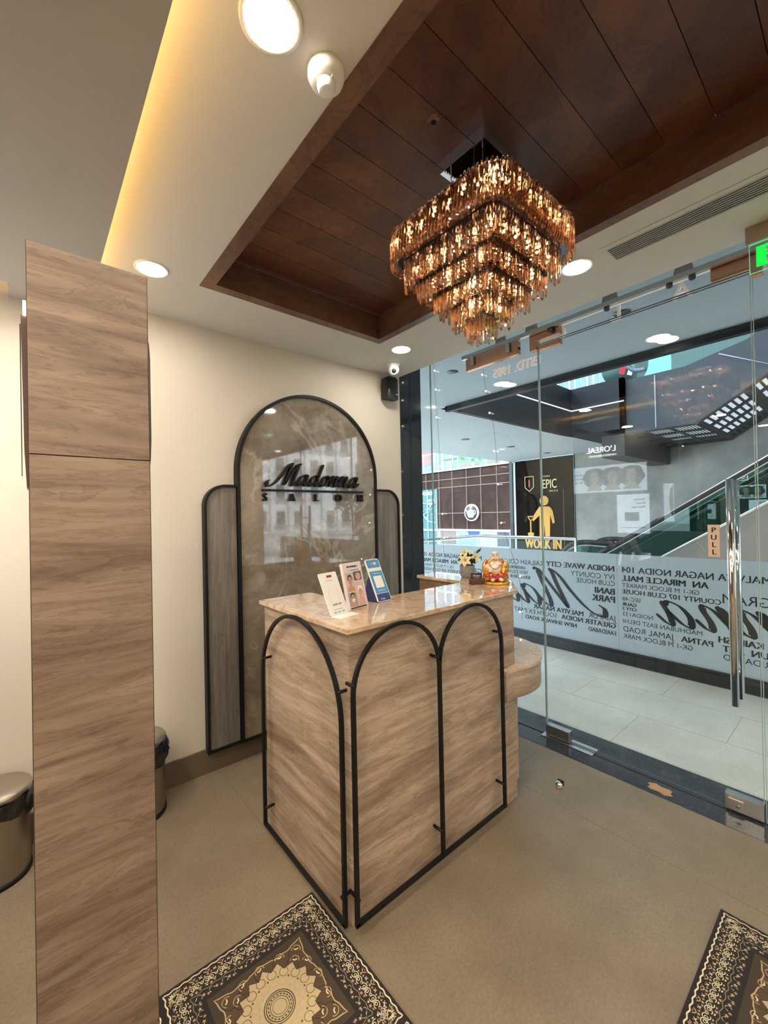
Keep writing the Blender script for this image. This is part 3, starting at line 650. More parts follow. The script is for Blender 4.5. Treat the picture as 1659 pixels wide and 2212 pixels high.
def face_photo(mb, x0, x1, y0, y1, bgc, skin, hair, band_=None, dd=.0004, beard=None):
    b0 = (x0+x1)/2; hw = (x1-x0)
    board(mb, fr, x0, x1, y0, y1, dd, dd+.0003, bgc)
    def el(cx, cy, rx, ry, mt, d, n=18, a0=0, a1=2*pi):
        P = [(cx+rx*cos(a0+(a1-a0)*i/n), cy+ry*sin(a0+(a1-a0)*i/n)) for i in range(n)]
        P = [(min(max(px, x0), x1), min(max(py, y0), y1)) for px, py in P]
        mb.prism(P, lambda a,b,d_: O+X*a+Y*b+N*d_, dd+d, dd+d+.0002, mt)
    h = (y1-y0); q = hw; cy = y0+h*.5+q*.12; sk = mat('skin_'+skin[0], skin[1], .6); hr = mat('hair_'+hair[0], hair[1], .7)
    el(b0, y0, q*.46, cy-q*.42-y0, sk, .0004); board(mb, fr, b0-q*.11, b0+q*.11, y0, cy, dd+.0005, dd+.0007, sk)
    if band_: el(b0, cy+.14*q, q*.31, q*.33, band_, .0006); el(b0, cy+.40*q, q*.24, q*.10, band_, .0007)
    else: el(b0, cy+.16*q, q*.29, q*.32, hr, .0006)
    el(b0, cy, q*.245, q*.335, sk, .0009)
    if beard: el(b0, cy-.17*q, q*.20, q*.14, beard, .0012)
    dk_ = mat('face_line', (.10,.04,.03), .6)
    for sx in (-1,1):
        el(b0+sx*q*.105, cy+.05*q, q*.045, q*.020, dk_, .0012, 10); el(b0+sx*q*.11, cy+.13*q, q*.065, q*.014, dk_, .0012, 8); el(b0+sx*q*.25, cy, q*.03, q*.07, sk, .0008, 8)
    el(b0+.01*q, cy-.05*q, q*.026, q*.07, mat('nose_tone', tuple(c*.78 for c in skin[1]), .6), .0012, 8)
    el(b0, cy-.19*q, q*.085, q*.026, mat('lip_tone', (.42,.10,.09), .6), .0014, 10)
S1 = ('a', (.52,.26,.17)); S2 = ('b', (.60,.33,.24)); H1 = ('a', (.03,.018,.015)); greyb = mat('photo_grey', (.30,.29,.30), .6); pinkb = mat('photo_pink', (.55,.43,.40), .6)
ph = MB()
face_photo(ph, .008, .060, .078, .162, pinkb, S1, H1, mat('towel_dark', (.06,.05,.05), .7))
face_photo(ph, .062, .114, .012, .118, mat('photo_beige', (.58,.46,.40), .6), S2, H1, mat('towel_white', (.8,.78,.76), .7))
face_photo(ph, .008, .060, .012, .074, greyb, S1, H1, None, beard=mat('foam_white', (.8,.78,.76), .6))
board(ph, fr, .062, .114, .122, .162, .0004, .0007, mat('photo_dark', (.10,.095,.10), .6))
ph.prism([(.070+.034*cos(a*pi/8)*.5+.02, .140+.016*sin(a*pi/8)) for a in range(16)], lambda a,b,d: O+X*a+Y*b+N*d, .0009, .0012, mat('skin_b', (.6,.33,.24)))
board(ph, fr, .008, .114, .004, .0095, .0004, .0007, K)
part('photo_print', ph, None, t, label='skincare photographs of faces')
# blue payment stand
fr = frame3((1.228,1.500),(1.318,1.506),26); O, X, Y, N, w = fr; hb = .215; w = .088
t = thing('blue_payment_stand', 'blue and white slanted payment stand on a navy wedge', 'card stand', (1.27,1.52,Z))
O2 = O+Vector((0,0,0)); bk = Vector((-X.y,X.x,0))
part('navy_wedge', MB().prism([(0,0),(.105,0),(.062,.115),(.0,.0)][0:3]+[(-.0+.047,.105)], lambda a,b,d: O2+bk*(a+.004)+Vector((0,0,b))+X*d, .0, w), mat('navy_plastic', (.012,.018,.10), .35), t, .002)
part('card_face', board(MB(), fr, 0, w, .002, hb, -.002, .004, rc=.010), mat('white_acrylic', (0,0,0)), t)
mb = MB(); bl = mat('pay_blue', (.07,.27,.48), .4)
board(mb, fr, .004, w-.004, .155, .165, .0043, .0048, mat('white_acrylic', (0,0,0)))
board(mb, fr, .004, w-.004, hb-.045, hb-.004, .0043, .0047, bl, rc=.006); board(mb, fr, .004, w-.004, .040, hb-.062, .0043, .0047, bl); board(mb, fr, .004, w-.004, .005, .040, .0043, .0047, mat('pay_navy', (.03,.06,.20), .4))
board(mb, fr, .018, w-.018, .070, .128, .0048, .0052, mat('white_acrylic', (0,0,0)))
text_mesh(mb, 'Accepted Here', O+X*(w/2)+Y*.139+N*.0052, X, Y, .0055, mat('white_acrylic', (0,0,0)), .02, 0, 'CENTER')
text_mesh(mb, 'UPI  BHIM  UPI', O+X*(w/2)+Y*.054+N*.0052, X, Y, .0050, mat('white_acrylic', (0,0,0)), .02, 0, 'CENTER')
text_mesh(mb, '~~~~~~~~', O+X*(w/2)+Y*.038+N*.0052, X, Y, .012, mat('white_acrylic', (0,0,0)), .02, 0, 'CENTER')
board(mb, fr, .022, .030, .012, .020, .0048, .0052, mat('tag_pink', (.7,.12,.3), .5)); text_mesh(mb, 'PAY', O+X*.033+Y*.012+N*.0052, X, Y, .006, mat('white_acrylic', (0,0,0)), .03, 0)
for i in range(2): mb.prism([(.036+.018*i+.011*cos(a*pi/8), hb-.024+.007*sin(a*pi/8)) for a in range(16)], lambda a,b,d: O+X*a+Y*b+N*d, .0048, .0052, mat(('tag_pink','tag_sky')[i], ((.8,.3,.4),(.4,.6,.8))[i], .5))
part('print', mb, None, t)
# card holder
t = thing('card_holder', 'small dark wooden holder with black business cards on the desk corner', 'card holder', (1.985,1.50,Z))
hX = Vector((.86,-.51,0)); fr = frame3((1.945,1.492),(2.02,1.447),0)
hX = fr[1]; hN = fr[3]; c = Vector((1.955,1.490,Z))
part('wood_block', MB().obox(c+Vector((0,0,.016)), hX, hN, (0,0,1), .043, .014, .016), laminate('dark_wood_block', (.07,.022,.012), (.16,.055,.032), 'X', 3), t, .003)
part('business_card', MB().obox(c+Vector((0,0,.042))-hN*.006, hX, hN, (0,0,1), .034, .0012, .022), mat('card_black', (.03,.03,.035), .4), t)
mb = MB(); script_word(mb, c+Vector((0,0,.044))-hX*.027+hN*(-.0042), hX, (0,0,1), hN, .0060, 0, xs=.8)
text_mesh(mb, 'SALON', c+Vector((0,0,.035))+hN*(-.0042), hX, (0,0,1), .0045, None, .02, 0, 'CENTER', space=1.6)
part('card_lettering', mb, mat('white_print', (.8,.8,.8), .5), t)

# flower pot with lilies
px, py = 2.135, 1.70
t = thing('potted_lilies', 'grey stone pot of cream artificial lilies on the desk', 'flower pot', (px,py,Z))
def m_stone():
    m = mat('stone_pot', (.3,.28,.26), .85); v = coords(m); setc(m, ramp(m, noise(m, v, 120, 4, .7), [(.35, (.13,.12,.115)), (.5, (.25,.235,.22)), (.7, (.36,.34,.32))])); bump(m, noise(m, v, 90, 3), .4, .002); return m
part('pot', MB().lathe([(.036,0),(.044,.010),(.0475,.045),(.046,.078),(.043,.079),(.042,.070)], (px,py,Z), 28), m_stone(), t)
M_leaf = mat('leaf_green', (.035,.075,.03), .55); M_leaf2 = mat('eucalyptus_green', (.07,.11,.065), .6)
lf = MB(); rnd = random.Random(3)
def leaf(mb, p, d, L, w_, mt):
    d = d.normalized(); s = d.orthogonal().normalized(); s = Matrix.Rotation(rnd.uniform(0, 6.28), 3, d)@s; up = d.cross(s)
    P = [p, p+d*L*.3+s*w_+up*L*.04, p+d*L*.7+s*w_*.8+up*L*.02, p+d*L, p+d*L*.7-s*w_*.8+up*L*.02, p+d*L*.3-s*w_+up*L*.04, p+d*L*.5-up*L*.05]
    mb.add(P, [(0,1,6),(1,2,6),(2,3,6),(3,4,6),(4,5,6),(5,0,6)], mt)
for i in range(170):
    a = rnd.uniform(0, 2*pi); e = rnd.uniform(.05, 1.5); rr = rnd.uniform(.012,.052)
    d = Vector((cos(a)*cos(e), sin(a)*cos(e), sin(e))); p = Vector((px,py,Z+.085))+d*rr*Vector((1,1,.8)).length*.62
    leaf(lf, p, d+Vector((rnd.uniform(-.6,.6), rnd.uniform(-.6,.6), rnd.uniform(-.4,.4))), rnd.uniform(.016,.032), rnd.uniform(.005,.009), M_leaf if i % 3 else M_leaf2)
part('foliage', lf, None, t)
right = Vector((r.x,r.y,0)).normalized(); toc = -Vector((px,py,0)).normalized()
for dx, dz, sc in ((.058,.150,1.),(.042,.160,.9),(.072,.130,.9)):
    pass
eu = MB(); tip = Vector((px,py,Z+.10))
path = spline([tip, tip+right*.030+Vector((0,0,.035)), tip+right*.065+Vector((0,0,.058)), tip+right*.088+Vector((0,0,.075))], 5); eu.tube(path, .0012, 5)
for k in range(3, len(path)):
    for sgn in (1,-1): leaf(eu, path[k], (right*.3*sgn+Vector((0,0,.8*sgn))+toc*.3), .013, .007, None)
part('eucalyptus_sprig', eu, M_leaf2, t)
M_pet = mat('lily_cream', (.80,.70,.42), .5); M_petc = mat('lily_yellow', (.62,.50,.12), .5); M_sta = mat('stamen', (.35,.25,.06), .6)
def lily(c, ax, R_, lb):
    c = Vector(c); ax = Vector(ax).normalized(); s = ax.orthogonal().normalized(); fm = MB()
    for i in range(6):
        d = Matrix.Rotation(i*pi/3+.2, 3, ax)@s; side = ax.cross(d)
        rows = []
        for tt, wid, hgt in ((0,.10,0),(.25,.22,.20),(.5,.27,.33),(.75,.20,.32),(.92,.10,.22),(1.0,.015,.14)):
            b = c+d*R_*tt+ax*R_*hgt; rows.append((b-side*R_*wid*.95+ax*R_*.07, b, b+side*R_*wid*.95+ax*R_*.07))
        vs = [q for rw in rows for q in rw]
        fs = [(3*k+j, 3*k+j+1, 3*k+j+4, 3*k+j+3) for k in range(5) for j in (0,1)]
        fm.add(vs, fs, M_pet, True)
        fm.tube([b for b in [rows[k][1]+ax*R_*.025 for k in range(0,4)]], R_*.025, 5, M_petc)
    f_ = part('lily', fm, None, t, label=lb)
    sm = MB()
    for i in range(5):
        d = Matrix.Rotation(i*2*pi/5, 3, ax)@s; e1 = c+ax*R_*.55+d*R_*.22; sm.tube([c, e1], R_*.018, 5); sm.ball(e1, R_*.045, 6, 4)
    part('stamens', sm, M_sta, f_)
C0 = Vector((px,py,Z))
lily(C0+toc*.045-right*.012+Vector((0,0,.112)), toc*.9+Vector((0,0,.25))-right*.1, .045, 'front open lily')
lily(C0+toc*.020+right*.045+Vector((0,0,.125)), toc*.6+right*.6+Vector((0,0,.5)), .042, 'right lily')
lily(C0+toc*.010-right*.012+Vector((0,0,.150)), toc*.35-right*.25+Vector((0,0,.9)), .042, 'top lily')

# laughing buddha statue
bx, by = 2.055, 1.432
bd = thing('laughing_buddha_figurine', 'seated laughing figurine with gold and red robe on the desk corner', 'figurine', (bx,by,Z))
fw = -Vector((bx,by,0)).normalized(); rt = right
Mw = mat('porcelain_cream', (.80,.66,.56), .25, coat=.4); Mg = mat('glossy_gold', (.80,.42,.05), .22, .75); Mg2 = mat('amber_gold', (.72,.36,.03), .18, .3, coat=.5); Mr = mat('glossy_red', (.50,.02,.02), .2, coat=.4); Mgr = mat('moss_green', (.20,.22,.03), .4)
def B(a, b, c): return Vector((bx,by,Z))+rt*a+fw*b+Vector((0,0,c))
Rt = Matrix((rt, fw, Vector((0,0,1)))).transposed()
def BB(mb, p, r3, mt=None, n=16, m=12): mb.ball(B(*p), r3, n, m, mt, Rt)
mb = MB().lathe([(.076,0),(.079,.005),(.077,.013),(.072,.016)], (bx,by,Z), 40, sc=(1,1)); part('round_base', mb, Mg, bd)
mb = MB(); 
for i in range(11):
    a = pi*(-.15+1.3*i/10); BB(mb, (.060*cos(a), -.012+.040*sin(a)*-1+.0, .030+.006*(i%2)), (.018,.016,.020))
BB(mb, (0,-.01,.035), (.060,.050,.026)); BB(mb, (-.052,.0,.075), (.022,.022,.030)); BB(mb, (.055,-.004,.075), (.022,.022,.028)); BB(mb, (-.05,.01,.048), (.024,.024,.022)); BB(mb, (.052,.01,.045), (.022,.022,.02)); BB(mb, (0,-.028,.085), (.060,.025,.05))
part('gold_cushion', mb, Mg2, bd)
mb = MB(); BB(mb, (0,.004,.085), (.040,.036,.046), None, 20, 14); BB(mb, (-.014,.012,.112), (.024,.022,.022)); BB(mb, (.016,.012,.112), (.024,.022,.022)); BB(mb, (0,0,.128), (.024,.022,.018))
BB(mb, (0,.006,.158), (.0235,.023,.030), None, 20, 14); BB(mb, (0,.010,.145), (.0255,.022,.018), None, 18, 12); BB(mb, (0,.031,.153), (.005,.006,.006))
for s in (-1,1):
    BB(mb, (s*.0255,0,.150), (.005,.007,.018)); BB(mb, (s*.013,.026,.148), (.008,.007,.007))
    mb.tube([B(s*.036,.0,.122),B(s*.052,.012,.098),B(s*.030,.040,.088)] if s<0 else [B(.036,0,.122),B(.056,.006,.108),B(.060,.018,.125)], [.014,.012,.009], 10); 
    hc = B(-.027,.044,.086) if s<0 else B(.061,.021,.131)
    mb.ball(hc, (.010,.008,.008), 10, 8)
    for k in range(4): mb.tube([hc+rt*(.0045*(k-1.5)), hc+rt*(.0045*(k-1.5)*1.25)+fw*.006+Vector((0,0,-.009 if s<0 else .010)), hc+rt*(.0045*(k-1.5)*1.3)+fw*.010+Vector((0,0,-.013 if s<0 else .007))], [.0026,.0024,.0018], 6)
    mb.tube([hc+rt*(-s*.007), hc+rt*(-s*.013)+Vector((0,0,.005))], [.003,.002], 6)
mb.tube([B(.018,.050,.034),B(.040,.064,.026)], [.012,.009], 10); mb.tube([B(-.010,.052,.032),B(-.020,.066,.026)], [.011,.008], 10)
for k in range(5): mb.ball(B(.034+.004*k,.071-.0015*k,.024+.001*k), .0034-.0003*k, 6, 5)
body = part('body', mb, Mw, bd)
mb = MB(); mb.tube(spline([B(-.011,.0315,.142),B(-.004,.0345,.138),B(.004,.0345,.138),B(.011,.0315,.142)],4), .0024, 6); part('mouth', mb, Mr, body)
mb = MB()
for s in (-1,1): mb.tube(spline([B(s*.016,.0265,.160),B(s*.010,.0295,.163),B(s*.004,.0300,.160)],4), .0011, 5); mb.tube(spline([B(s*.018,.0245,.168),B(s*.011,.0275,.172),B(s*.004,.0290,.168)],4), .0012, 5)
part('eyes', mb, K, body)
mb = MB()
for s in (-1,1):
    BB(mb, (s*.034,.028,.048), (.030,.026,.020)); BB(mb, (s*.014,.046,.036), (.022,.018,.015))
part('red_trousers', mb, Mr, bd)
mb = MB()
for s in (-1,1):
    mb.tube(spline([B(s*.020,.010,.135),B(s*.040,.012,.118),B(s*.047,.020,.090),B(s*.042,.034,.062),B(s*.020,.045,.052)],5), [.010+.004*sin(i*.7) for i in range(21)], 8)
    mb.tube(spline([B(s*.045,-.012,.132),B(s*.062,-.01,.105),B(s*.064,.01,.07)],5), .014, 8)
part('gold_robe', mb, Mg, bd)
mb = MB(); 
for s in (-1,1): BB(mb, (s*.049,.006,.118), (.012,.014,.014)); BB(mb, (s*.060,.022,.052), (.010,.008,.012))
BB(mb, (-.004,.058,.050), (.012,.008,.010)); part('red_ornaments', mb, Mr, bd)
mb = MB(); pts = [B(.030*cos(a), .020+.020*sin(a)*.9+.004, .118-.030*max(0,sin(a))) for a in [pi*i/16 for i in range(17)]]
for p in pts: mb.ball(p, .0030, 6, 5)
part('bead_necklace', mb, Mg, bd)
mb = MB(); BB(mb, (.050,.038,.036), (.018,.012,.012)); BB(mb, (-.045,.044,.034), (.016,.01,.010)); part('green_moss', mb, Mgr, bd)

# ================= OAK PARTITION (left foreground) =================
pt = thing('oak_partition', 'tall oak laminate partition post in the left foreground', 'partition', (.115,1.2,0))
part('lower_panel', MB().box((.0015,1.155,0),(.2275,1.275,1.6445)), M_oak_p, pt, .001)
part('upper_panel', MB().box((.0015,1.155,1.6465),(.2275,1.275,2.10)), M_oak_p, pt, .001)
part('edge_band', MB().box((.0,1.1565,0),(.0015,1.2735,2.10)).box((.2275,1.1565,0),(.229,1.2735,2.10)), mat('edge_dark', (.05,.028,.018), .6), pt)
mr = thing('side_mirror', 'thin dark-edged mirror fixed to the left side of the oak partition', 'mirror', (-.006,1.22,1.6))
part('mirror_body', MB().prism([(-.0095,1.948),(0,1.948),(0,1.575),(-.0030,1.575),(-.0065,1.66)], lambda a,b,d:(a,d,b), 1.185, 1.265), mat('mirror_brown', (.10,.06,.05), .3), mr)
part('mirror_glass', MB().box((-.0115,1.19,1.60),(-.0096,1.262,1.93)), mat('mirror_silver', (.5,.5,.5), .05, 1.), mr)
mb = MB().box((-.0055,1.17,1.953),(-.0005,1.20,1.975)); single('mirror_light', mb, mat('lamp_white', (1,1,1), .5, emit=(1,.95,.8), es=6), 'tiny bright lamp above the mirror on the partition side', 'lamp', loc=(-.003,1.185,1.953))
mr = thing('side_mirror', 'thin dark mirror edge fixed to the right side of the oak partition', 'mirror', (.233,1.22,1.64))
part('mirror_body', MB().prism([(.2292,1.945),(.2315,1.935),(.2335,1.90),(.2335,1.70),(.2315,1.65),(.2292,1.63)], lambda a,b,d:(a,d,b), 1.16, 1.26), mat('mirror_dark', (.02,.015,.012), .3), mr)

# ================= PEDAL BINS =================
def bin_(x, y, h, label, seed):
    t = thing('pedal_bin', label, 'waste bin', (x,y,0), 'steel pedal bins by the back wall'); R_ = .118
    part('body', MB().lathe([(R_*.97,.012),(R_*.97,.02),(R_,h-.05),(R_,h-.045)], (x,y,0), 40), mat('bin_steel', (.36,.33,.29), .28, 1.), t)
    part('foot_ring', MB().lathe([(R_+.003,0),(R_+.003,.016),(R_-.003,.020)], (x,y,0), 40), M_black, t)
    part('lid', MB().lathe([(R_+.005,h-.042),(R_+.006,h-.022),(R_-.004,h-.010),(R_*.6,h-.002),(.002,h)], (x,y,0), 40), mat('bin_lid', (.50,.46,.40), .32, 1.), t)
    rn = random.Random(seed); g = MB(); n = 48; rows = []
    for k in range(8):
        z = h-.040-.016*k; row = []
        for j in range(n):
            a = 2*pi*j/n; lim = .035+.075*(.5+.5*sin(a*1.0+seed)); d = .016*k
            rr = R_+.006+.010*sin(pi*min(1, d/.10))+.005*sin(a*9+k*.9+seed)+.003*rn.uniform(-1,1)
            zz = z if d < lim else h-.040-lim
            row.append((x+rr*cos(a) if d < lim+.016 else x+(R_+.001)*cos(a), y+rr*sin(a) if d < lim+.016 else y+(R_+.001)*sin(a), zz))
        rows.append(row)
    g.add([p for rw in rows for p in rw], [(k*n+j, k*n+(j+1)%n, (k+1)*n+(j+1)%n, (k+1)*n+j) for k in range(7) for j in range(n)], None, True)
    part('bin_liner', g, mat('black_liner', (.008,.008,.009), .22, spec=.6), t)
    part('pedal', MB().box((x-.09,y-R_-.01,.008),(x-.05,y-R_+.03,.014)), M_black, t, .002)
    part('hinge', MB().box((x+.02,y+R_-.004,h-.09),(x+.07,y+R_+.010,h-.03)), M_black, t, .002)
bin_(-.125, 2.445, .385, 'steel pedal bin with black liner left of the oak partition', 1.0)
bin_(.415, 2.462, .400, 'steel pedal bin with black liner right of the oak partition, against the wall', 2.6)

# ================= MATS =================
def rug(x0, y0, nx, ny, T, label, loc):
    Md = mat('mat_dark', (.014,.010,.008), .9); Mc = mat('mat_cream', (.66,.57,.38), .9); Mt = mat('mat_tan', (.50,.33,.13), .9); Mp = mat('mat_rose', (.42,.26,.19), .9); Mb = mat('mat_brown', (.075,.045,.022), .9); Mgd = mat('mat_beige', (.44,.34,.19), .9); Mlt = mat('mat_olive', (.20,.16,.085), .9)
    mb = MB(); mb.box((x0,y0,.0005),(x0+nx*T,y0+ny*T,.0060), Md)
    zt = .0062
    def poly(P, mt, z=0): mb.add([(a,b,zt+z) for a,b in P], [tuple(range(len(P)))], mt)
    def rib(P, w, mt, z=0, closed=False):
        w *= 1.25; N = len(P); L = []
        for i in range(N):
            a = P[(i-1)%N] if (i or closed) else P[i]; b = P[(i+1)%N] if (i<N-1 or closed) else P[i]
            dx, dy = b[0]-a[0], b[1]-a[1]; q = hypot(dx,dy) or 1; L.append(((P[i][0]-dy/q*w, P[i][1]+dx/q*w),(P[i][0]+dy/q*w, P[i][1]-dx/q*w)))
        for i in range(N if closed else N-1):
            j = (i+1)%N; mb.add([(*L[i][0],zt+z),(*L[i][1],zt+z),(*L[j][1],zt+z),(*L[j][0],zt+z)], [(0,1,2,3)], mt)
    def wavy(h, amp, k, ph=0):
        P = []
        cs = [(-h,-h),(h,-h),(h,h),(-h,h)]
        for e in range(4):
            a, b = cs[e], cs[(e+1)%4]; n = k*8; nx_, ny_ = (b[1]-a[1])/(2*h), -(b[0]-a[0])/(2*h)
            for i in range(n):
                t_ = i/n; o = amp*cos(2*pi*k*t_+ph); P.append((a[0]+(b[0]-a[0])*t_+nx_*o, a[1]+(b[1]-a[1])*t_+ny_*o))
        return P
    def cresc(cx, cy, R_, rot, mt):
        O_a = arc(cx, cy, R_, rot-2.0, rot+2.0, 12); I_a = arc(cx+R_*.28*cos(rot+pi)*-1, cy+R_*.28*sin(rot+pi)*-1, R_*.86, rot+2.1, rot-2.1, 12)
        for i in range(12):
            a, b = O_a[i], O_a[i+1]; c, d = I_a[12-i-1], I_a[12-i]
            mb.add([(*a,zt),(*b,zt),(*c,zt),(*d,zt)], [(0,1,2,3)], mt)
    for ix in range(nx):
        for iy in range(ny):
            cx, cy = x0+T*(ix+.5), y0+T*(iy+.5)
            sh = lambda P: [(a+cx, b+cy) for a, b in P]
            rib(sh(wavy(.2635,.0018,18)), .0016, Mc, closed=True)
            rib(sh(wavy(.2010,.0022,11)), .0010, Mlt, closed=True)
            # border motifs
            for e in range(4):
                ca, sa = cos(e*pi/2), sin(e*pi/2); rot = lambda P: [(cx+a*ca-b*sa, cy+a*sa+b*ca) for a, b in P]
                rp = lambda a, b: (cx+a*ca-b*sa, cy+a*sa+b*ca)
                n = 11; pitch = .5/n*1.0
                for i in range(n+1):
                    x = -.25+pitch*i
                    if i < n:
                        xm = x+pitch/2
                        # outer lace and scrolls
                        rib(rot([(xm-.010,.256),(xm-.004,.249),(xm+.004,.249),(xm+.010,.256)]), .0008, Mt)
                        rib(rot([(xm-.006,.2535),(xm,.258),(xm+.006,.2535),(xm,.2465)]), .0007, Mp, closed=True)
                        # spine chain: white loops
                        for s_ in (-1,1):
                            rib(rot(arc(xm+s_*.008,.2255,.0042,0,2*pi,8)), .0008, Mc)
                            rib(rot(spline2([(xm,.2300),(xm+s_*.006,.2350),(xm+s_*.016,.2330),(xm+s_*.020,.2240)])), .0009, Mc)
                            rib(rot(spline2([(xm+s_*.003,.2210),(xm+s_*.010,.2160),(xm+s_*.018,.2170)])), .0009, Mc)
                        rib(rot([(xm-.0018,.219),(xm-.0018,.232)]), .0007, Mc); rib(rot([(xm+.0018,.219),(xm+.0018,.232)]), .0007, Mc)
                        poly(rot(star(xm,.2420,.0052,5,.45,.3)), Mt); poly(rot(star(xm+.011,.2430,.0042,4,.5)), Mp); poly(rot(star(xm-.011,.2405,.0040,4,.5,.5)), Mt)
                        poly(rot(star(xm,.2085,.0062,5,.45,.9)), Mp)
                        poly(rot([(xm+.008,.2105),(xm+.0125,.2075),(xm+.017,.2115),(xm+.0125,.2125)]), Mt); poly(rot([(xm-.008,.2105),(xm-.0125,.2075),(xm-.017,.2115),(xm-.0125,.2125)]), Mc)
                    poly(rot(star(x,.2260,.0050,4,.55,.0)), Mlt); rib(rot([(x,.2320),(x+.005,.2270),(x,.2220),(x-.005,.2270)]), .0007, Mc, closed=True)
                    rib(rot(arc(x,.2395,.0048,.3,2.6,6)), .0009, Mc)
                    rib(rot([(x-.004,.250),(x,.2440),(x+.004,.250)]), .0009, Mc)
                # inner row : crescents and stars
                n2 = 9; p2 = .36/n2
                for i in range(n2+1):
                    x = -.18+p2*i; c = rp(x,.186); cresc(c[0], c[1], .0088, e*pi/2+pi/2+(.5 if i%2 else -.5), Mc)
                    if i < n2:
                        xm = x+p2/2; poly(rot(star(xm-.006,.187,.0062,5,.45,.2)), Mt if i%2 else Mgd); poly(rot(star(xm+.007,.1815,.0056,5,.45,.7)), Mp)
                # corner palmette
                for k in range(7):
                    a = pi/4+(k-3)*.36; rib(rot([(.236,.236),(.236+.018*cos(a),.236+.018*sin(a))]), .0011, Mc)
            # plain band + field
            poly(sh([(-.165,-.165),(.165,-.165),(.165,.165),(-.165,.165)]), mat('mat_umber', (.045,.030,.016), .9), .0001)
            fld = []
            for e in range(4):
                a0 = pi/4+e*pi/2
                for k in range(24):
                    t_ = -1+2*k/24; h = .148-.013*abs(sin(pi*t_))-.003*sin(pi*7*t_)*sin(pi*t_)
                    P0 = (h, t_*.148); ca, sa = cos(e*pi/2), sin(e*pi/2); fld.append((P0[0]*ca-P0[1]*sa, P0[0]*sa+P0[1]*ca))
            ctr = (cx, cy)
            F = sh(fld); 
            for i in range(len(F)): poly([ctr, F[i], F[(i+1)%len(F)]], Mb, .0002)
            rib(F, .0013, Mgd, .0003, closed=True)
            rn = random.Random(5)
            for e in range(4):
                for (a, b) in ((.118,.118),(.128,.062),(.062,.128),(.135,.005),(.098,.090)):
                    ca, sa = cos(e*pi/2), sin(e*pi/2); p = (cx+a*ca-b*sa, cy+a*sa+b*ca); an = atan2(p[1]-cy, p[0]-cx)
                    rib([(p[0]+.008*cos(an+1.4),p[1]+.008*sin(an+1.4)),p,(p[0]+.009*cos(an-.9),p[1]+.009*sin(an-.9))], .0015, Mc, .0004)
                    rib(arc(p[0],p[1],.015,an-1.6,an+1.9,9), .0009, Mt, .0004)
                    rib(arc(p[0]-.010*cos(an),p[1]-.010*sin(an),.022,an+.4,an+3.1,9), .0007, mat('mat_dark',(0,0,0)), .0004)
            S = sh(star(0,0,.128,16,.84,0)); 
            for i in range(len(S)): poly([ctr, S[i], S[(i+1)%len(S)]], Mgd, .0005)
            rib(S, .0010, mat('mat_dark', (0,0,0)), .0006, closed=True)
            for i in range(16):
                a = 2*pi*(i+.5)/16
                rib([(q[0],q[1]) for q in arc(cx+.098*cos(a),cy+.098*sin(a),.014,0,2*pi,12)], .0007, Mb, .0007)
                rib([(q[0],q[1]) for q in arc(cx+.070*cos(a),cy+.070*sin(a),.012,0,2*pi,12)], .0006, Mp, .0007)
                poly(star(cx+.085*cos(2*pi*i/16),cy+.085*sin(2*pi*i/16),.0052,4,.4,a), Mb, .0008); poly(star(cx+.060*cos(a),cy+.060*sin(a),.0040,4,.4,a), Mp, .0008)
            for rr, w_, mt_ in ((.046,.0012,Mb),(.040,.0010,Md),(.028,.0008,Mb),(.021,.0010,Mlt)): rib([(cx+rr*cos(2*pi*i/40),cy+rr*sin(2*pi*i/40)) for i in range(40)], w_, mt_, .0009, closed=True)
            for i in range(20):
                a = 2*pi*i/20; rib([(cx+.034*cos(a),cy+.034*sin(a)),(cx+.034*cos(a+.2),cy+.034*sin(a+.2))], .0016, Mb, .0009)
    return single('patterned_mat', mb, None, label, 'mat', loc=loc)
def spline2(P): return [(p.x, p.y) for p in spline([(a,b,0) for a,b in P], 4)]
rug(-.258, .382, 2, 2, .55, 'dark ornate mat with cream medallions beside the reception desk corner', (.29,.93,0))
rug(1.396, -.152, 1, 1, .554, 'dark ornate mat at the right, with pale scroll border', (1.67,.12,0))

# ================= CHANDELIER =================
CX, CY = 1.268, .918
ch = thing('crystal_chandelier', 'square tiered amber crystal chandelier hanging from the walnut ceiling tray', 'chandelier', (CX,CY,2.80))
def m_mirror(name, rough, c=(.75,.75,.78)): return mat(name, c, rough, 1.)
part('canopy', MB().box((CX-.10,CY-.098,2.752),(CX+.10,CY+.098,2.80)), m_mirror('canopy_mirror', .03), ch, .001)
for q1 in (-.07,.07):
    for q2 in (-.07,.07): part('suspension_wire', MB().tube([(CX+q1,CY+q2,2.53),(CX+q1,CY+q2,2.752)], .0016, 6), M_steel, ch)
part('hub', MB().box((CX-.11,CY-.11,2.524),(CX+.11,CY+.11,2.534)), m_mirror('canopy_mirror', .03), ch)
def rsq(a, rc, n=6):
    P = []
    for i, (sx, sy) in enumerate(((1,1),(-1,1),(-1,-1),(1,-1))): P += arc(CX+sx*(a-rc), CY+sy*(a-rc), rc, i*pi/2, i*pi/2+pi/2, n)
    return P
Mplate = m_mirror('ring_dark_chrome', .12, (.10,.09,.09)); 
tiers = [(.255,.085,2.530,2.410,.0), (.205,.035,2.478,2.335,.018), (.165,.012,2.402,2.285,.0), (.122,.010,2.345,2.232,.0), (.080,.008,2.288,2.180,.0), (.040,.006,2.230,2.135,.0)]
plates = [(.250,.083,2.524,.006), (.214,.040,2.425,.010), (.172,.014,2.352,.008), (.130,.011,2.298,.008), (.088,.009,2.252,.007), (.046,.006,2.205,.006)]
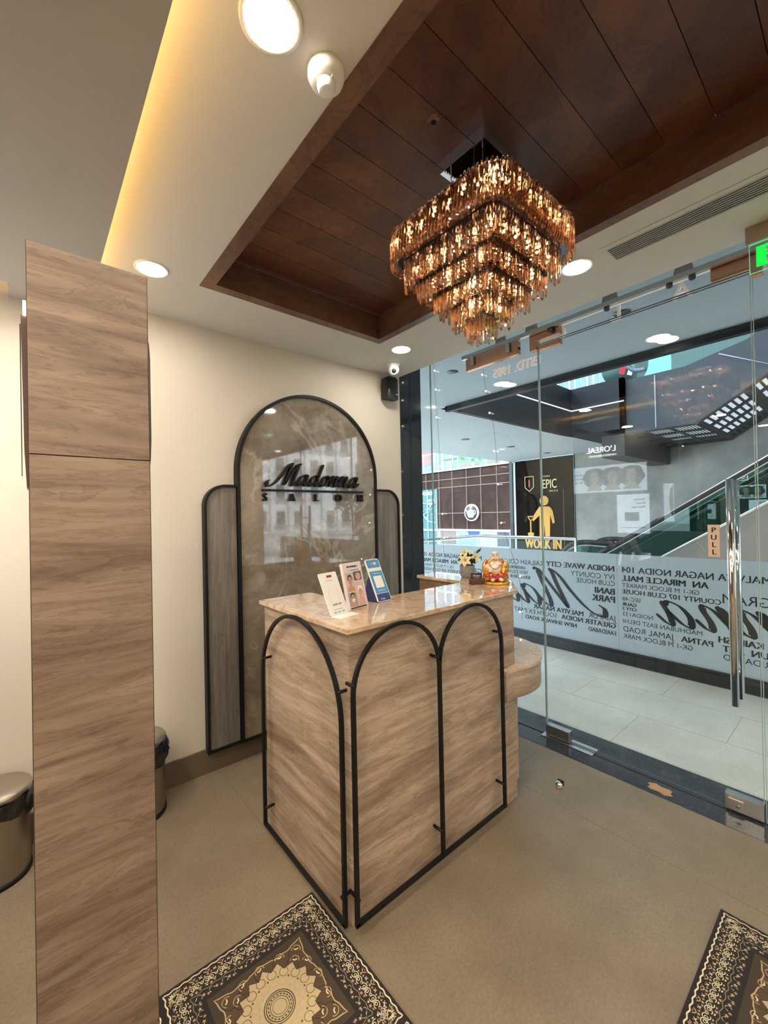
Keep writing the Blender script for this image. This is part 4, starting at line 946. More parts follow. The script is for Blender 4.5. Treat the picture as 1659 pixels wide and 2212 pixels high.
for a, rc, z, th in plates:
    part('ring_plate', MB().prism(rsq(a,rc), lambda p,q,d:(p,q,d), z, z+th), Mplate, ch)
# outer ring of dark chrome under the first tier
Qo = rsq(.243,.075); Qi = rsq(.212,.045); n = len(Qo); mb = MB()
vs = [(p[0],p[1],z) for z in (2.428,2.434) for p in Qo]+[(p[0],p[1],z) for z in (2.428,2.434) for p in Qi]
mb.add(vs, [f_ for i in range(n) for j in [(i+1)%n] for f_ in ((i,j,2*n+j,2*n+i),(n+i,n+j,3*n+j,3*n+i),(i,j,n+j,n+i),(2*n+i,2*n+j,3*n+j,3*n+i))])
part('ring_plate', mb, m_mirror('ring_chrome', .08, (.30,.28,.28)), ch)
# crystals
gm = bpy.data.materials.new('amber_crystal'); gm.use_nodes = True
gn = gm.node_tree.nodes; gl = gm.node_tree.links; gn.clear()
go = gn.new('ShaderNodeOutputMaterial'); gg = gn.new('ShaderNodeBsdfGlass'); gg.inputs['Color'].default_value = (1.0,.905,.825,1); gg.inputs['IOR'].default_value = 1.5; gg.inputs['Roughness'].default_value = 0.02
gt = gn.new('ShaderNodeBsdfTransparent'); gt.inputs[0].default_value = (.97,.85,.75,1); mx = gn.new('ShaderNodeMixShader'); mx.inputs[0].default_value = .35
gl.new(gg.outputs[0], mx.inputs[1]); gl.new(gt.outputs[0], mx.inputs[2]); gl.new(mx.outputs[0], go.inputs[0])
def crystal(mb, x, y, zt, zb, w, ang, tilt=0.):
    """three-sided prism, apex outwards, with cut tip"""
    ca, sa = cos(ang), sin(ang); out = Vector((ca,sa,0)); sd_ = Vector((-sa,ca,0)); c = Vector((x,y,0))
    def ring(z, k, sh): 
        o = c+sd_*sh; return [o-sd_*w*k-out*w*.35*k+Vector((0,0,z)), o+sd_*w*k-out*w*.35*k+Vector((0,0,z)), o+sd_*w*.15*k+out*w*.75*k+Vector((0,0,z)), o-sd_*w*.15*k+out*w*.75*k+Vector((0,0,z))]
    L = zt-zb; t0 = tilt*L
    rings = [ring(zt,.55,-t0/2), ring(zt-.008,1,-t0/2*.9), ring(zb+.010,1,t0/2*.9), ring(zb,.55,t0/2)]
    vs = [p for q in rings for p in q]; fs = [(4*k+j, 4*k+(j+1)%4, 4*k+4+(j+1)%4, 4*k+4+j) for k in range(3) for j in range(4)]+[(3,2,1,0),(12,13,14,15)]
    mb.add(vs, fs)
allc = []; rc_ = random.Random(11)
for ti, (a, rc, zt, zb, _) in enumerate(tiers):
    P = rsq(a, rc, 10); per = []; tot = 0
    for i in range(len(P)):
        p, q = P[i], P[(i+1) % len(P)]; L = hypot(q[0]-p[0], q[1]-p[1]); per.append((tot, p, q, L)); tot += L
    sp = .0150 if ti == 0 else .0165
    N = int(tot/sp)
    for k in range(N):
        s = tot*k/N
        for (t0, p, q, L) in per:
            if t0 <= s <= t0+L+1e-9 and L > 1e-6: break
        u_ = (s-t0)/L; x, y = p[0]+(q[0]-p[0])*u_, p[1]+(q[1]-p[1])*u_; ang = atan2(q[1]-p[1], q[0]-p[0])-pi/2
        d = hypot(x, y)
        if ti == 0:
            for lay in (0,1):
                allc.append((d+.02*lay, x-(.010*lay)*cos(ang), y-(.010*lay)*sin(ang), zt+rc_.uniform(-.004,.004), zb+rc_.uniform(-.006,.004), .0060, ang, (.16 if lay else -.16)))
        else:
            allc.append((d, x, y, zt, zb+rc_.choice((-.012,0,.006))+rc_.uniform(-.004,.004), .0074, ang, rc_.uniform(-.03,.03)))
        # inner row for tiers 2+
        if ti > 0 and a > .05 and k % 2 == 0:
            allc.append((d+.05, x-.022*cos(ang), y-.022*sin(ang), zt-.01, zb+.012, .0070, ang+.5, 0))
allc.sort(key=lambda q: q[0])
for i, q in enumerate(allc[:100]):
    mb = MB(); crystal(mb, *q[1:]); part('crystal', mb, gm, ch)
mb = MB()
for q in allc[100:]: crystal(mb, *q[1:])
part('crystals', mb, gm, ch, kind='stuff')
Mbul = mat('chandelier_bulb', (1,.7,.35), .3, emit=(1,.76,.48), es=30)
bl_ = []
for a, z, n in ((.215,2.50,28), (.165,2.40,20), (.125,2.345,14), (.085,2.29,9), (.045,2.235,5)):
    P = rsq(a, .02, 4); m_ = len(P); per = 8*a
    for i in range(n):
        s = 4*i/n; e_ = int(s); u_ = (s-e_)*2-1; ax_ = [(1,u_),(-u_,1),(-1,-u_),(u_,-1)][e_]; bl_.append((CX+ax_[0]*a, CY+ax_[1]*a, z+.01*(i%2)))
for p in bl_: part('bulb', MB().ball(p, .0050, 8, 6), Mbul, ch)

# ================= BALUSTRADE OF THE CORRIDOR =================
fm_ = bpy.data.materials.new('frosted_film'); fm_.use_nodes = True
n_ = fm_.node_tree.nodes; l_ = fm_.node_tree.links; n_.clear()
o_ = n_.new('ShaderNodeOutputMaterial'); d_ = n_.new('ShaderNodeBsdfDiffuse'); t_ = n_.new('ShaderNodeBsdfTranslucent'); tr_ = n_.new('ShaderNodeBsdfTransparent')
d_.inputs[0].default_value = (.52,.57,.61,1); t_.inputs[0].default_value = (.73,.77,.80,1); tr_.inputs[0].default_value = (.8,.87,.9,1)
m1 = n_.new('ShaderNodeMixShader'); m1.inputs[0].default_value = .45; m2_ = n_.new('ShaderNodeMixShader'); m2_.inputs[0].default_value = .10
l_.new(d_.outputs[0], m1.inputs[1]); l_.new(t_.outputs[0], m1.inputs[2]); l_.new(m1.outputs[0], m2_.inputs[1]); l_.new(tr_.outputs[0], m2_.inputs[2]); l_.new(m2_.outputs[0], o_.inputs[0])
M_ink = mat('film_ink', (.012,.013,.017), .6)
def film_text(y0):
    mb = MB(); xf = 4.4085
    def T(s, z0_, z1_, st=None, en=None, b=.0, xs=1.0):
        if st is not None: return text_mesh(mb, s, (xf,y0+st,z0_), (0,1,0), (0,0,1), z1_-z0_, None, b, 0, 'LEFT', xs)
        text_mesh(mb, s, (xf,y0+en,z0_), (0,1,0), (0,0,1), z1_-z0_, None, b, 0, 'RIGHT', xs)
    Bd = .030; lt_ = 0.
    w = T('NOIDA WAVE CITY', .892, .949, .022, b=Bd); T('KAILASH COLONY', .888, .945, .022+w+.03, b=lt_, xs=.92)
    T('IVY COUNTY', .812, .864, .022, b=lt_); T('CLUB HOUSE', .748, .797, .022, b=lt_, xs=.92)
    T('BANI', .660, .722, .022, b=Bd); T('PARK', .580, .645, .022, b=Bd)
    w = T('JAIAPUR', .396, .452, .022, b=lt_, xs=.9); T('MALVIYA NAGAR', .396, .447, .022+w+.05, b=Bd*.8)
    w = T('GREATER NOIDA', .330, .380, .022, b=Bd*.8); T('SOUTH EX PART', .330, .380, .022+w+.05, b=lt_)
    w = T('FARIDABAD', .258, .302, .022, b=.012, xs=.8); T('NEW SHIVALIK ROAD', .262, .305, .022+w+.12, b=Bd*.8)
    T('GREENFIELD', .832, .866, 1.0, b=.015, xs=.9); T('NEW DELHI', .776, .816, .97, b=lt_, xs=.85); T('SOUTH DELHI', .722, .758, .94, b=Bd*.8, xs=.8)
    T('MALVIYA NAGAR NOIDA 104', .892, .950, en=2.700, b=.014); T('GRAM', .705, .785, en=1.93, b=lt_)
    T('AN  MIRACLE MALL', .812, .867, en=2.700, b=Bd); T('GK-1 M BLOCK MARKET', .750, .790, en=2.700, b=lt_)
    T('COUNTY 107 CLUB HOUSE', .687, .731, en=2.700, b=.018); T('SEC-48', .618, .657, en=2.700, b=lt_)
    T('GAUR', .569, .602, en=2.700, b=Bd); T('CITY 2', .527, .557, en=2.700, b=Bd); T('NOIDA133', .471, .510, en=2.700, b=lt_)
    T('MADHUBAN EAST DELHI', .401, .441, en=2.700, b=lt_); w = T('JAMAL ROAD', .320, .372, en=2.700, b=lt_, xs=.95)
    T('PATNA', .320, .370, en=2.22, b=Bd*.8); T('GK-1 M BLOCK MARK', .256, .300, en=2.700, b=lt_, xs=.92)
    T('KAILASH', .372, .424, en=1.96, b=Bd); T('GUN  ART', .300, .352, en=1.93, b=Bd); T('FARIDABAD', .232, .282, en=1.93, b=lt_)
    return mb
def film_script(y0):
    mb = MB(); script_word(mb, (4.4080,y0+.10,.455), (0,1,0), (0,0,1), (-1,0,0), .205, 0, xs=1.08, w=.26); return mb
tm = film_text(1.66); sm_ = film_script(1.66)
first = None
labs = ['frosted glass balustrade panel with reversed salon names, behind the reception desk', 'frosted glass balustrade panel with reversed salon names, behind the glass door',
        'frosted glass balustrade panel further along the corridor, beyond the photo edge']
for i, y0 in enumerate((1.66, -1.08, -3.82)):
    if i == 0:
        t = thing('glass_balustrade', labs[0], 'balustrade', (4.42,1.66,0), 'frosted balustrade panels')
        part('frosted_pane', MB().box((4.410,1.662,.10),(4.424,4.398,1.067)), fm_, t)
        part('base_rail', MB().box((4.385,1.66,0),(4.45,4.40,.10)).box((4.395,1.66,.10),(4.44,4.40,.125)), mat('rail_black', (.012,.014,.018), .3), t, .002)
        part('lettering', tm, M_ink, t); part('script_lettering', sm_, M_ink, t); first = t
    else:
        t = copy_tree(first, loc=(4.42,y0,0)); t['label'] = labs[i]
# steel handrail turning around the void
hr = thing('steel_handrail', 'polished steel handrail with glass infill around the atrium void', 'handrail', (6.4,4.0,0))
part('top_tube', MB().tube([(4.45,4.86,1.07),(6.39,4.83,1.07),(6.41,3.0,1.07)], .025, 12), M_chrome, hr)
part('end_post', MB().tube([(6.41,3.0,0),(6.41,3.0,1.07)], .022, 12), M_chrome, hr)
part('glass_infill', MB().box((4.5,4.84,.1),(6.37,4.85,1.02)).box((6.395,3.04,.1),(6.405,4.8,1.02)), M_glass, hr)

# ================= ESCALATORS =================
M_rub = mat('handrail_rubber', (.012,.012,.014), .35); M_clad = mat('escalator_cladding', (.17,.15,.128), .5); M_ggl = glassmat('green_escalator_glass', (.30,.52,.48), 1.2)
M_pan = mat('escalator_panel_grey', (.055,.062,.072), .55, .0, spec=.2)
def escalator(x0, x1, yb, zf, cladm, label, y_end, slope=.577, under=1.0, name='escalator', ck=.43):
    """rises towards -Y from y = yb at floor zf"""
    t = thing(name, label, 'escalator', (x0,yb,zf))
    yk = yb-.80
    def zr(y, h): return zf+h+max(0., (yk-y))*slope
    for x in (x0+.05, x1-.05):
        P = [(x,yb-.25,zf+.18),(x,yb-.02,zf+.22),(x,yb+.14,zf+.42),(x,yb+.16,zf+.66),(x,yb+.04,zf+.88),(x,yb-.22,zf+.98),(x,yk+.1,zf+.985),(x,yk-.25,zr(yk-.25,.99)),(x,y_end,zr(y_end,.99))]
        sp = spline(P, 6); part('handrail', MB().tube(sp, .038, 10), M_rub, t)
        gp = [(q.y, q.z-.03) for q in sp[6:]]; lowp = [(y_end, zr(y_end,ck)),(yk,zf+ck),(yb-.1,zf+ck)]
        part('glass_side', MB().prism(gp+lowp, lambda a,b,d:(d,a,b), x-.006, x+.006), M_ggl, t)
        part('guide_rail', MB().tube([(q.x,q.y,q.z-.055) for q in sp[8:]], .012, 6), M_steel, t)
    part('side_cladding', MB().prism([(yb,zf+ck),(yk,zf+ck),(y_end,zr(y_end,ck)),(y_end,zr(y_end,-under)),(yk-.35*under,zf-under if under<2 else 0),(yb,zf-under if under<2 else 0)], lambda a,b,d:(d,a,b), x0-.03, x0), cladm, t)
    part('side_cladding', MB().prism([(yb,zf+ck),(yk,zf+ck),(y_end,zr(y_end,ck)),(y_end,zr(y_end,-under)),(yk-.35*under,zf-under),(yb,zf-under)], lambda a,b,d:(d,a,b), x1, x1+.03), cladm, t)
    part('skirt_rail', MB().tube([(x0-.035,yb,zf+ck),(x0-.035,yk,zf+ck),(x0-.035,y_end,zr(y_end,ck))], .016, 6), M_steel, t)
    stp = MB(); y = yk
    while y > y_end: stp.box((x0+.12,y-.4,zr(y-.2,-.12)),(x1-.12,y,zr(y-.2,.02))); y -= .4
    stp.box((x0+.12,yk,zf-.1),(x1-.12,yb,zf+.012)); part('steps', stp, mat('step_metal', (.2,.2,.21), .4, .8), t)
    return t, zr, yk
e1, _, _ = escalator(7.0, 8.15, 3.40, 0.0, M_clad, 'lower escalator with green glass sides rising to the right behind the balustrade', -4.2, .65, .0)
fk = part('front_fill', MB().prism([(3.35,.42),(2.6,.42),(-4.2,.42+6.8*.65),(-4.2,0),(3.35,0)], lambda a,b,d:(d,a,b), 6.96, 6.99), M_clad, e1)
for k in range(5):
    y = 1.6-1.1*k; part('cladding_joint', MB().tube([(6.955,y,.40+(2.6-y)*.65),(6.955,y-.65,.02+(2.6-y)*.25)], .006, 4), mat('joint_dark', (.10,.09,.08), .7), e1)
ns = part('warning_disc', MB().lathe([(.085,0),(.085,.004)], (6.99,2.86,.68), 24, ax=(-1,0,0)), mat('sign_red', (.55,.03,.03), .5), e1)
part('warning_face', MB().lathe([(.065,.005),(.065,.007)], (6.99,2.86,.68), 24, ax=(-1,0,0)), M_white, ns)
part('warning_mark', MB().obox((6.981,2.86,.68), (1,0,0), (0,.7,.7), (0,-.7,.7), .001, .06, .009, mat('sign_red', (0,0,0))).obox((6.979,2.86,.68), (1,0,0), (0,1,0), (0,0,1), .001, .040, .014, K), None, ns)
# upper escalator with perforated underside
t = thing('upper_escalator', 'upper escalator with grey side panels and dark perforated underside', 'escalator', (8.3,1.9,2.9))
ya, yk2, ye, zb_ = 3.35, 1.87, -6.0, 2.9; sl = .66
def zu(y): return zb_+max(0, yk2-y)*sl
part('side_panel', MB().prism([(2.93,zb_),(yk2,zb_),(ye,zu(ye)),(ye,zu(ye)+1.15),(1.2,4.05),(2.0,3.86),(2.93,3.86)], lambda a,b,d:(d,a,b), 8.30, 8.33), M_pan, t)
part('panel_joint', MB().box((8.293,2.43,2.92),(8.30,2.445,3.83)).tube([(8.296,1.55,3.93),(8.296,.62,3.40)], .006, 4), mat('joint_pale', (.30,.34,.37), .5), t)
part('far_side_panel', MB().prism([(2.93,zb_),(yk2,zb_),(ye,zu(ye)),(ye,zu(ye)+.5),(yk2,zb_+.5),(2.93,zb_+.5)], lambda a,b,d:(d,a,b), 10.94, 10.97), M_dark, t)
# perforated soffit: grid panel with slots
def soffit(P0, U, V, nu, nv):
    """grid plate of slotted cells built as bars so that the slots are real openings"""
    mb = MB(); U = Vector(U); V = Vector(V); P0 = Vector(P0); lu, lv = U.length/nu, V.length/nv; u_, v_ = U.normalized(), V.normalized(); nn = u_.cross(v_)
    for i in range(nu):
        for j in range(nv):
            c = P0+u_*lu*(i+.5)+v_*lv*(j+.5); hu, hv = lu*.40, lv*.42; ns_ = 7
            # frame of the cell
            for (cu, cv, du, dv) in ((-(lu/2+hu)/2,0,(lu/2-hu)/2,lv/2),((lu/2+hu)/2,0,(lu/2-hu)/2,lv/2),(0,-(lv/2+hv)/2,hu,(lv/2-hv)/2),(0,(lv/2+hv)/2,hu,(lv/2-hv)/2)):
                mb.obox(c+u_*cu+v_*cv, u_, v_, nn, du, dv, .012)
            for k in range(ns_+1): mb.obox(c+v_*(-hv+2*hv*k/ns_), u_, v_, nn, hu, hv/ns_*.42, .003)
    return mb
M_sof = mat('soffit_dark', (.035,.033,.032), .5)
part('perforated_underside', soffit((8.35,ya-.3,2.89),(2.58,0,0),(0,yk2-ya+.3,0),4,3), M_sof, t)
part('perforated_underside', soffit((8.35,yk2,2.89),(2.58,0,0),(0,-5.2,5.2*sl),4,8), M_sof, t)
part('pit_box', MB().box((8.32,2.95,2.5),(10.95,3.35,2.90)), M_sof, t)
part('glow_backing', MB().prism([(ya-.3,3.02),(yk2,3.02),(yk2-5.2,3.02+5.2*sl),(yk2-5.2,3.05+5.2*sl),(yk2,3.05),(ya-.3,3.05)], lambda a,b,d:(d,a,b), 8.36, 10.9), mat('slot_glow', (.75,.80,.85), .7, emit=(.8,.9,1), es=.25), t)  # backing made to glow; the light behind the slots is in its colour
hx = 8.40; P = [(hx,2.60,4.0),(hx,2.80,4.04),(hx,2.93,4.25),(hx,2.90,4.6),(hx,2.6,4.78),(hx,2.0,4.82),(hx,1.4,5.05),(hx,ye,5.05+7.4*sl)]
sp = spline(P, 6); part('handrail', MB().tube(sp, .04, 10), mat('upper_rail_blue', (.10,.14,.20), .3), t)
part('glass_side', MB().prism([(q.y,q.z-.03) for q in sp[4:]]+[(ye,zu(ye)+1.15),(1.2,4.05),(2.0,3.86),(2.75,3.86)], lambda a,b,d:(d,a,b), hx-.006, hx+.006), M_ggl, t)
# neighbouring signs on the upper landing
ud = thing('round_shop_sign', 'round dark green sign with red and white stripes on the upper landing', 'sign', (9.4,3.3,3.9))
part('disc', MB().lathe([(.42,0),(.42,.03)], (9.4,3.30,4.45), 30, ax=(-1,-.3,0)), mat('sign_green', (.03,.09,.08), .4), ud)
part('stripe', MB().obox((9.34,3.27,4.5), (1,.3,0), Vector((-.3,1,.4)).normalized(), Vector((-.1,-.4,1)).normalized(), .004, .055, .30, mat('stripe_red', (.7,.03,.05), .5)).obox((9.33,3.10,4.5), (1,.3,0), Vector((-.3,1,.4)).normalized(), Vector((-.1,-.4,1)).normalized(), .004, .045, .27, M_white), None, ud)
part('post', MB().tube([(9.4,3.30,3.9),(9.4,3.30,4.05)], .03, 8), M_steel, ud)

# ================= HOARDING =================
hb_ = thing('shop_hoarding', 'black EPIC work in progress hoarding with a gold worker icon beyond the balustrade', 'hoarding', (10.95,6.0,0))
part('board', MB().box((10.95,5.15,0),(10.99,6.86,2.99)), mat('hoarding_black', (.004,.003,.003), .8, spec=.05), hb_)
part('board_joint', MB().box((10.945,5.42,0),(10.951,5.428,2.1)), mat('joint_grey2', (.14,.14,.14), .5), hb_)
part('gap_strip', MB().box((10.94,6.865,0),(10.99,6.915,2.96)), mat('gap_pale', (.62,.78,.80), .5), hb_)  # solid strip; brightness of the open gap is put into its colour
M_gold = mat('hoarding_gold', (.50,.27,.04), .6)
xg = 10.944
mb = MB(); text_mesh(mb, 'EPIC', (xg,6.03,2.15), (0,-1,0), (0,0,1), .25, None, .004, 0, xs=.62, space=1.0)
text_mesh(mb, 'EVANA', (xg,6.03,2.46), (0,-1,0), (0,0,1), .055, None, 0, 0, xs=.9, space=1.1); text_mesh(mb, 'this is it.', (xg,5.83,2.05), (0,-1,0), (0,0,1), .055, None, 0, 0, shear=.4)
part('logo_lettering', mb, mat('hoarding_pale_gold', (.55,.45,.22), .4, emit=(.8,.65,.3), es=.08), hb_)
mb = MB(); sh_o = [(6.56,2.52),(6.28,2.52),(6.28,2.20),(6.42,2.08),(6.56,2.20)]; sh_i = [(6.545,2.505),(6.295,2.505),(6.295,2.21),(6.42,2.10),(6.545,2.21)]
n = 5; vs = [(xg,a,b) for a,b in sh_o+sh_i]; mb.add(vs, [(i,(i+1)%5,5+(i+1)%5,5+i) for i in range(5)], mat('hoarding_pale_gold', (0,0,0)))
mb.prism([(6.44,2.42),(6.40,2.42),(6.395,2.24),(6.42,2.18),(6.445,2.24)], lambda a,b,d:(d,a,b), xg, xg-.001, mat('crest_red', (.4,.05,.05), .5))
part('crest', mb, mat('hoarding_pale_gold', (0,0,0)), hb_)
mb = MB(); yc = 5.98
mb.prism([(yc+.13*cos(a*pi/12), 1.81+.135*sin(a*pi/12)) for a in range(24)], lambda a,b,d:(d,a,b), xg, xg-.002)
mb.prism([(yc+.14,1.645),(yc-.14,1.645),(yc-.20,1.60),(yc-.25,1.50),(yc-.30,1.20),(yc-.24,1.17),(yc-.17,1.42),(yc-.15,.74),(yc-.02,.74),(yc-.005,1.10),(yc+.005,1.10),(yc+.02,.74),(yc+.15,.74),(yc+.14,1.40),(yc+.33,1.24),(yc+.40,1.28),(yc+.24,1.52)], lambda a,b,d:(d,a,b), xg, xg-.002)
ys = yc+.42; mb.prism([(ys+.02,1.27),(ys-.02,1.27),(ys-.02,.92),(ys-.10,.90),(ys-.08,.80),(ys,.70),(ys+.08,.80),(ys+.10,.90),(ys+.02,.92)], lambda a,b,d:(d,a,b), xg, xg-.002)
for s_ in (1,-1): mb.prism([(ys,1.27),(ys+s_*.08,1.37),(ys+s_*.10,1.36),(ys+s_*.02,1.24)], lambda a,b,d:(d,a,b), xg, xg-.002)
mb.box((xg,ys-.09,1.355),(xg-.002,ys+.09,1.385))
part('worker_icon', mb, M_gold, hb_)
mb = MB(); text_mesh(mb, 'WORK IN', (xg,6.58,.47), (0,-1,0), (0,0,1), .27, None, .026, 0, xs=.62, space=1.03); text_mesh(mb, 'PROGRESS', (xg,6.64,.10), (0,-1,0), (0,0,1), .27, None, .026, 0, xs=.56, space=1.03)
part('warning_lettering', mb, M_gold, hb_)

# ================= OUTDOOR FACADE (tea shop) =================
def m_copperp():
    m = mat('bronze_panels', (.13,.09,.075), .65, spec=.2); v = coords(m); setc(m, ramp(m, noise(m, v, 1.2, 8, .7), [(.3, (.032,.016,.014)), (.55, (.058,.031,.026)), (.75, (.10,.056,.044))])); return m
tb = thing('tea_shop_building', 'bronze clad tea shop facade outdoors behind the glass', 'building', (16,13,0))
part('bronze_wall', MB().box((16,10.0,.72),(16.3,14.55,3.66)).box((16,14.55,2.80),(16.3,16.8,3.66)), m_copperp(), tb)
ln = MB()
for z in (3.22,): ln.box((15.97,10.0,z-.02),(16,16.8,z+.02))
for z in (2.82,1.52): ln.box((15.97,10.0,z-.02),(16,14.55,z+.02))
for y in (10.96,11.84,12.67,13.56,14.42,15.33): ln.box((15.975,y-.018,.72 if y < 14.5 else 2.82),(16,y+.018,3.66))
part('pale_joint', ln, mat('facade_joint', (.26,.165,.135), .6), tb)
part('canopy_edge', MB().box((15.9,10.0,.66),(16.05,14.6,.74)).box((15.9,10.0,3.64),(16.05,16.8,3.70)), mat('facade_white', (.85,.83,.82), .5), tb)
tp = part('teapot_sign', MB().lathe([(.40,0),(.40,.10)], (15.92,12.30,1.53), 40, ax=(-1,0,0)), mat('facade_white', (0,0,0)), tb)
part('dark_disc', MB().lathe([(.345,0),(.345,.01)], (15.815,12.30,1.53), 40, ax=(-1,0,0)), mat('sign_charcoal', (.05,.045,.05), .5), tp)
yc, zc = 12.30, 1.50; L = lambda P, m_: m_.prism([(yc-a, zc+b) for a, b in P], lambda a,b,d:(d,a,b), 15.795, 15.804)
mb = MB(); L([(-.14,-.20),(.12,-.20),(.20,-.05),(.19,.08),(.10,.16),(.04,.17),(.03,.21),(-.03,.21),(-.04,.17),(-.12,.15),(-.19,.08),(-.25,.18),(-.29,.16),(-.22,-.03)], mb); 
hp = [(yc-(.19+.09*cos(a)), zc+.04+.10*sin(a)) for a in [(-.5+i/10)*pi for i in range(11)]]; mb.tube([(15.80,a,b) for a,b in hp], .018, 6)
part('teapot_shape', mb, mat('facade_white', (0,0,0)), tp)
part('clock_ring', MB().tube([(15.79,yc+.085*cos(2*pi*i/20),zc+.0+.085*sin(2*pi*i/20)) for i in range(20)], .008, 5, closed=True).tube([(15.79,yc,zc+.05),(15.79,yc,zc),(15.79,yc-.03,zc-.01)], .007, 5), mat('sign_charcoal', (0,0,0)), tp)
# lower glazing with posters
part('shop_window', MB().box((16.0,9.8,-.1),(16.05,14.6,.66), mat('poster_lilac', (.50,.52,.68), .4)).box((15.99,12.0,.0),(15.999,13.3,.6), mat('poster_blue', (.35,.45,.68), .4)).box((15.98,13.4,.0),(15.99,14.4,.62), mat('poster_brown', (.33,.24,.22), .5)).box((15.98,10.4,.0),(15.99,11.0,.62), mat('poster_dark', (.12,.12,.15), .5)), None, tb)
part('blue_sign', MB().prism([(12.3+.32*cos(a), .66+.32*sin(a)) for a in [pi+pi*i/14 for i in range(15)]], lambda a,b,d:(d,a,b), 15.96, 15.97), mat('sign_blue', (.06,.13,.40), .4), tb)
part('shop_window', MB().box((16.05,14.6,-.1),(16.1,18.0,2.80), mat('teal_glazing', (.10,.24,.27), .15)), None, tb)
gz = MB()
for y in (14.62,15.25,15.95): gz.box((15.98,y,-.1),(16.04,y+.035,2.8))
gz.box((15.98,14.6,.62),(16.04,16.8,.72)).box((15.98,14.6,2.05),(16.04,16.8,2.08)); gz.tube(spline([(15.97,15.9,1.9),(15.97,15.3,1.2),(15.97,14.7,1.05)],6), .025, 6); gz.tube(spline([(15.97,16.0,1.35),(15.97,15.4,1.55),(15.97,15.0,1.95)],6), .02, 6)
for k in range(26): yy = 14.75+rc_.random()*1.1; zz = 1.0+rc_.random()*1.0; gz.obox((15.97,yy,zz), (1,0,0), Vector((0,1,rc_.uniform(-1,1))).normalized(), Vector((0,rc_.uniform(-.5,.5),1)).normalized(), .004, .05, .012)
part('window_frame', gz, mat('frame_aqua', (.45,.70,.72), .4), tb)
mb = MB(); text_mesh(mb, "O'CLOCK", (15.96,15.72,2.50), (0,-1,0), (0,0,1), .17, None, .03, 0, xs=.85); part('shop_lettering', mb, mat('lit_gold', (1,.9,.6), .5, emit=(1,.9,.6), es=.8), tb)
mb = MB(); text_mesh(mb, 'THE TEA\nROOMS', (15.96,15.25,2.15), (0,-1,0), (0,0,1), .12, None, .02, 0, xs=.8); part('window_lettering', mb, mat('facade_white', (0,0,0)), tb)
part('back_wall', MB().box((16.4,9.8,-.1),(16.6,18,2.8)), M_conc, tb)
# terrace above
te = thing('roof_terrace', 'glass fronted roof terrace with plants above the bronze facade', 'terrace', (16.2,13,3.66))
part('deck', MB().box((16.0,9.8,3.60),(19,18,3.66)), M_conc, te)
part('glass_guard', MB().box((16.10,9.8,3.70),(16.12,17,4.62)), M_glass, te)
part('guard_rail', MB().box((16.08,9.8,4.62),(16.14,17,4.67)), mat('facade_white', (0,0,0)), te)
for y in (10.6,11.6,12.6,13.6,14.6,15.6): part('guard_post', MB().box((16.09,y-.015,3.66),(16.13,y+.015,4.62)), M_steel, te)
def planter(y, x, w, col, label):
    t = thing('terrace_planter', label, 'planter', (x,y,3.66), 'planters on the terrace')
    part('box', MB().box((x-.2,y-w/2,3.66),(x+.2,y+w/2,4.05)), col, t)
    g = MB(); rn = random.Random(int(y*10))
    for k in range(90):
        p = Vector((x+rn.uniform(-.25,.25), y+rn.uniform(-w/2,w/2)*1.1, 4.0+rn.uniform(0,.75))); d = Vector((rn.uniform(-1,1),rn.uniform(-.6,.6),rn.uniform(-.2,1.2)))
        leaf(g, p, d, rn.uniform(.12,.25), rn.uniform(.03,.07), None)
    part('foliage', g, mat('bright_leaf', (.13,.42,.12), .5), t)
rnd = random.Random(9)
wp = mat('planter_wood', (.42,.33,.24), .7)
for y, w, l in ((13.1,.9,'wooden planter with bright green leaves, largest and leftmost on the terrace'),(11.75,.6,'wooden planter with green leaves in the middle of the terrace'),(10.6,.5,'wooden planter at the right end of the terrace')): planter(y, 16.8, w, wp, l)
tt_ = thing('terrace_table', 'pale terrace table behind the glass guard left of the planters', 'table', (17,14.3,3.66))
part('table_top', MB().box((16.7,13.7,4.36),(17.3,15.0,4.40)), wp, tt_)
for a, b in ((16.75,13.8),(17.25,13.8),(16.75,14.9),(17.25,14.9)): part('leg', MB().box((a-.02,b-.02,3.66),(a+.02,b+.02,4.36)), M_steel, tt_)
wb = thing('white_building', 'blue grey building with white framed windows rising behind the atrium', 'building', (16.2,7.5,-.12))
part('wall', MB().box((16,5.3,-.12),(16.5,9.75,12)), mat('pale_blue_render', (.24,.34,.42), .7), wb)
for i in range(6):
    y = 5.5+i*.68
    for z in (6.05,7.6): 
        w_ = part('window', MB().box((15.93,y,z),(16.0,y+.50,z+1.1)), mat('facade_white', (0,0,0)), wb); part('pane', MB().box((15.90,y+.06,z+.07),(15.93,y+.23,z+1.03)).box((15.90,y+.27,z+.07),(15.93,y+.44,z+1.03)), mat('window_blue', (.16,.30,.42), .15), w_)
wb2 = thing('terrace_back_building', 'pale red and blue building behind the roof terrace', 'building', (19.5,15.5,-.12))
part('wall', MB().box((19.2,13.5,-.12),(19.4,19,8)), mat('pale_blue_render', (0,0,0)), wb2)
part('red_panel', MB().box((19.15,18.0,4.6),(19.2,19,5.6)), mat('faded_red', (.55,.18,.16), .6), wb2)
part('window_bar', MB().box((19.14,16.9,3.7),(19.2,17.0,6)).box((19.14,17.6,3.7),(19.2,17.7,6)).box((19.14,16.3,3.7),(19.2,16.4,6)), mat('facade_white', (0,0,0)), wb2)

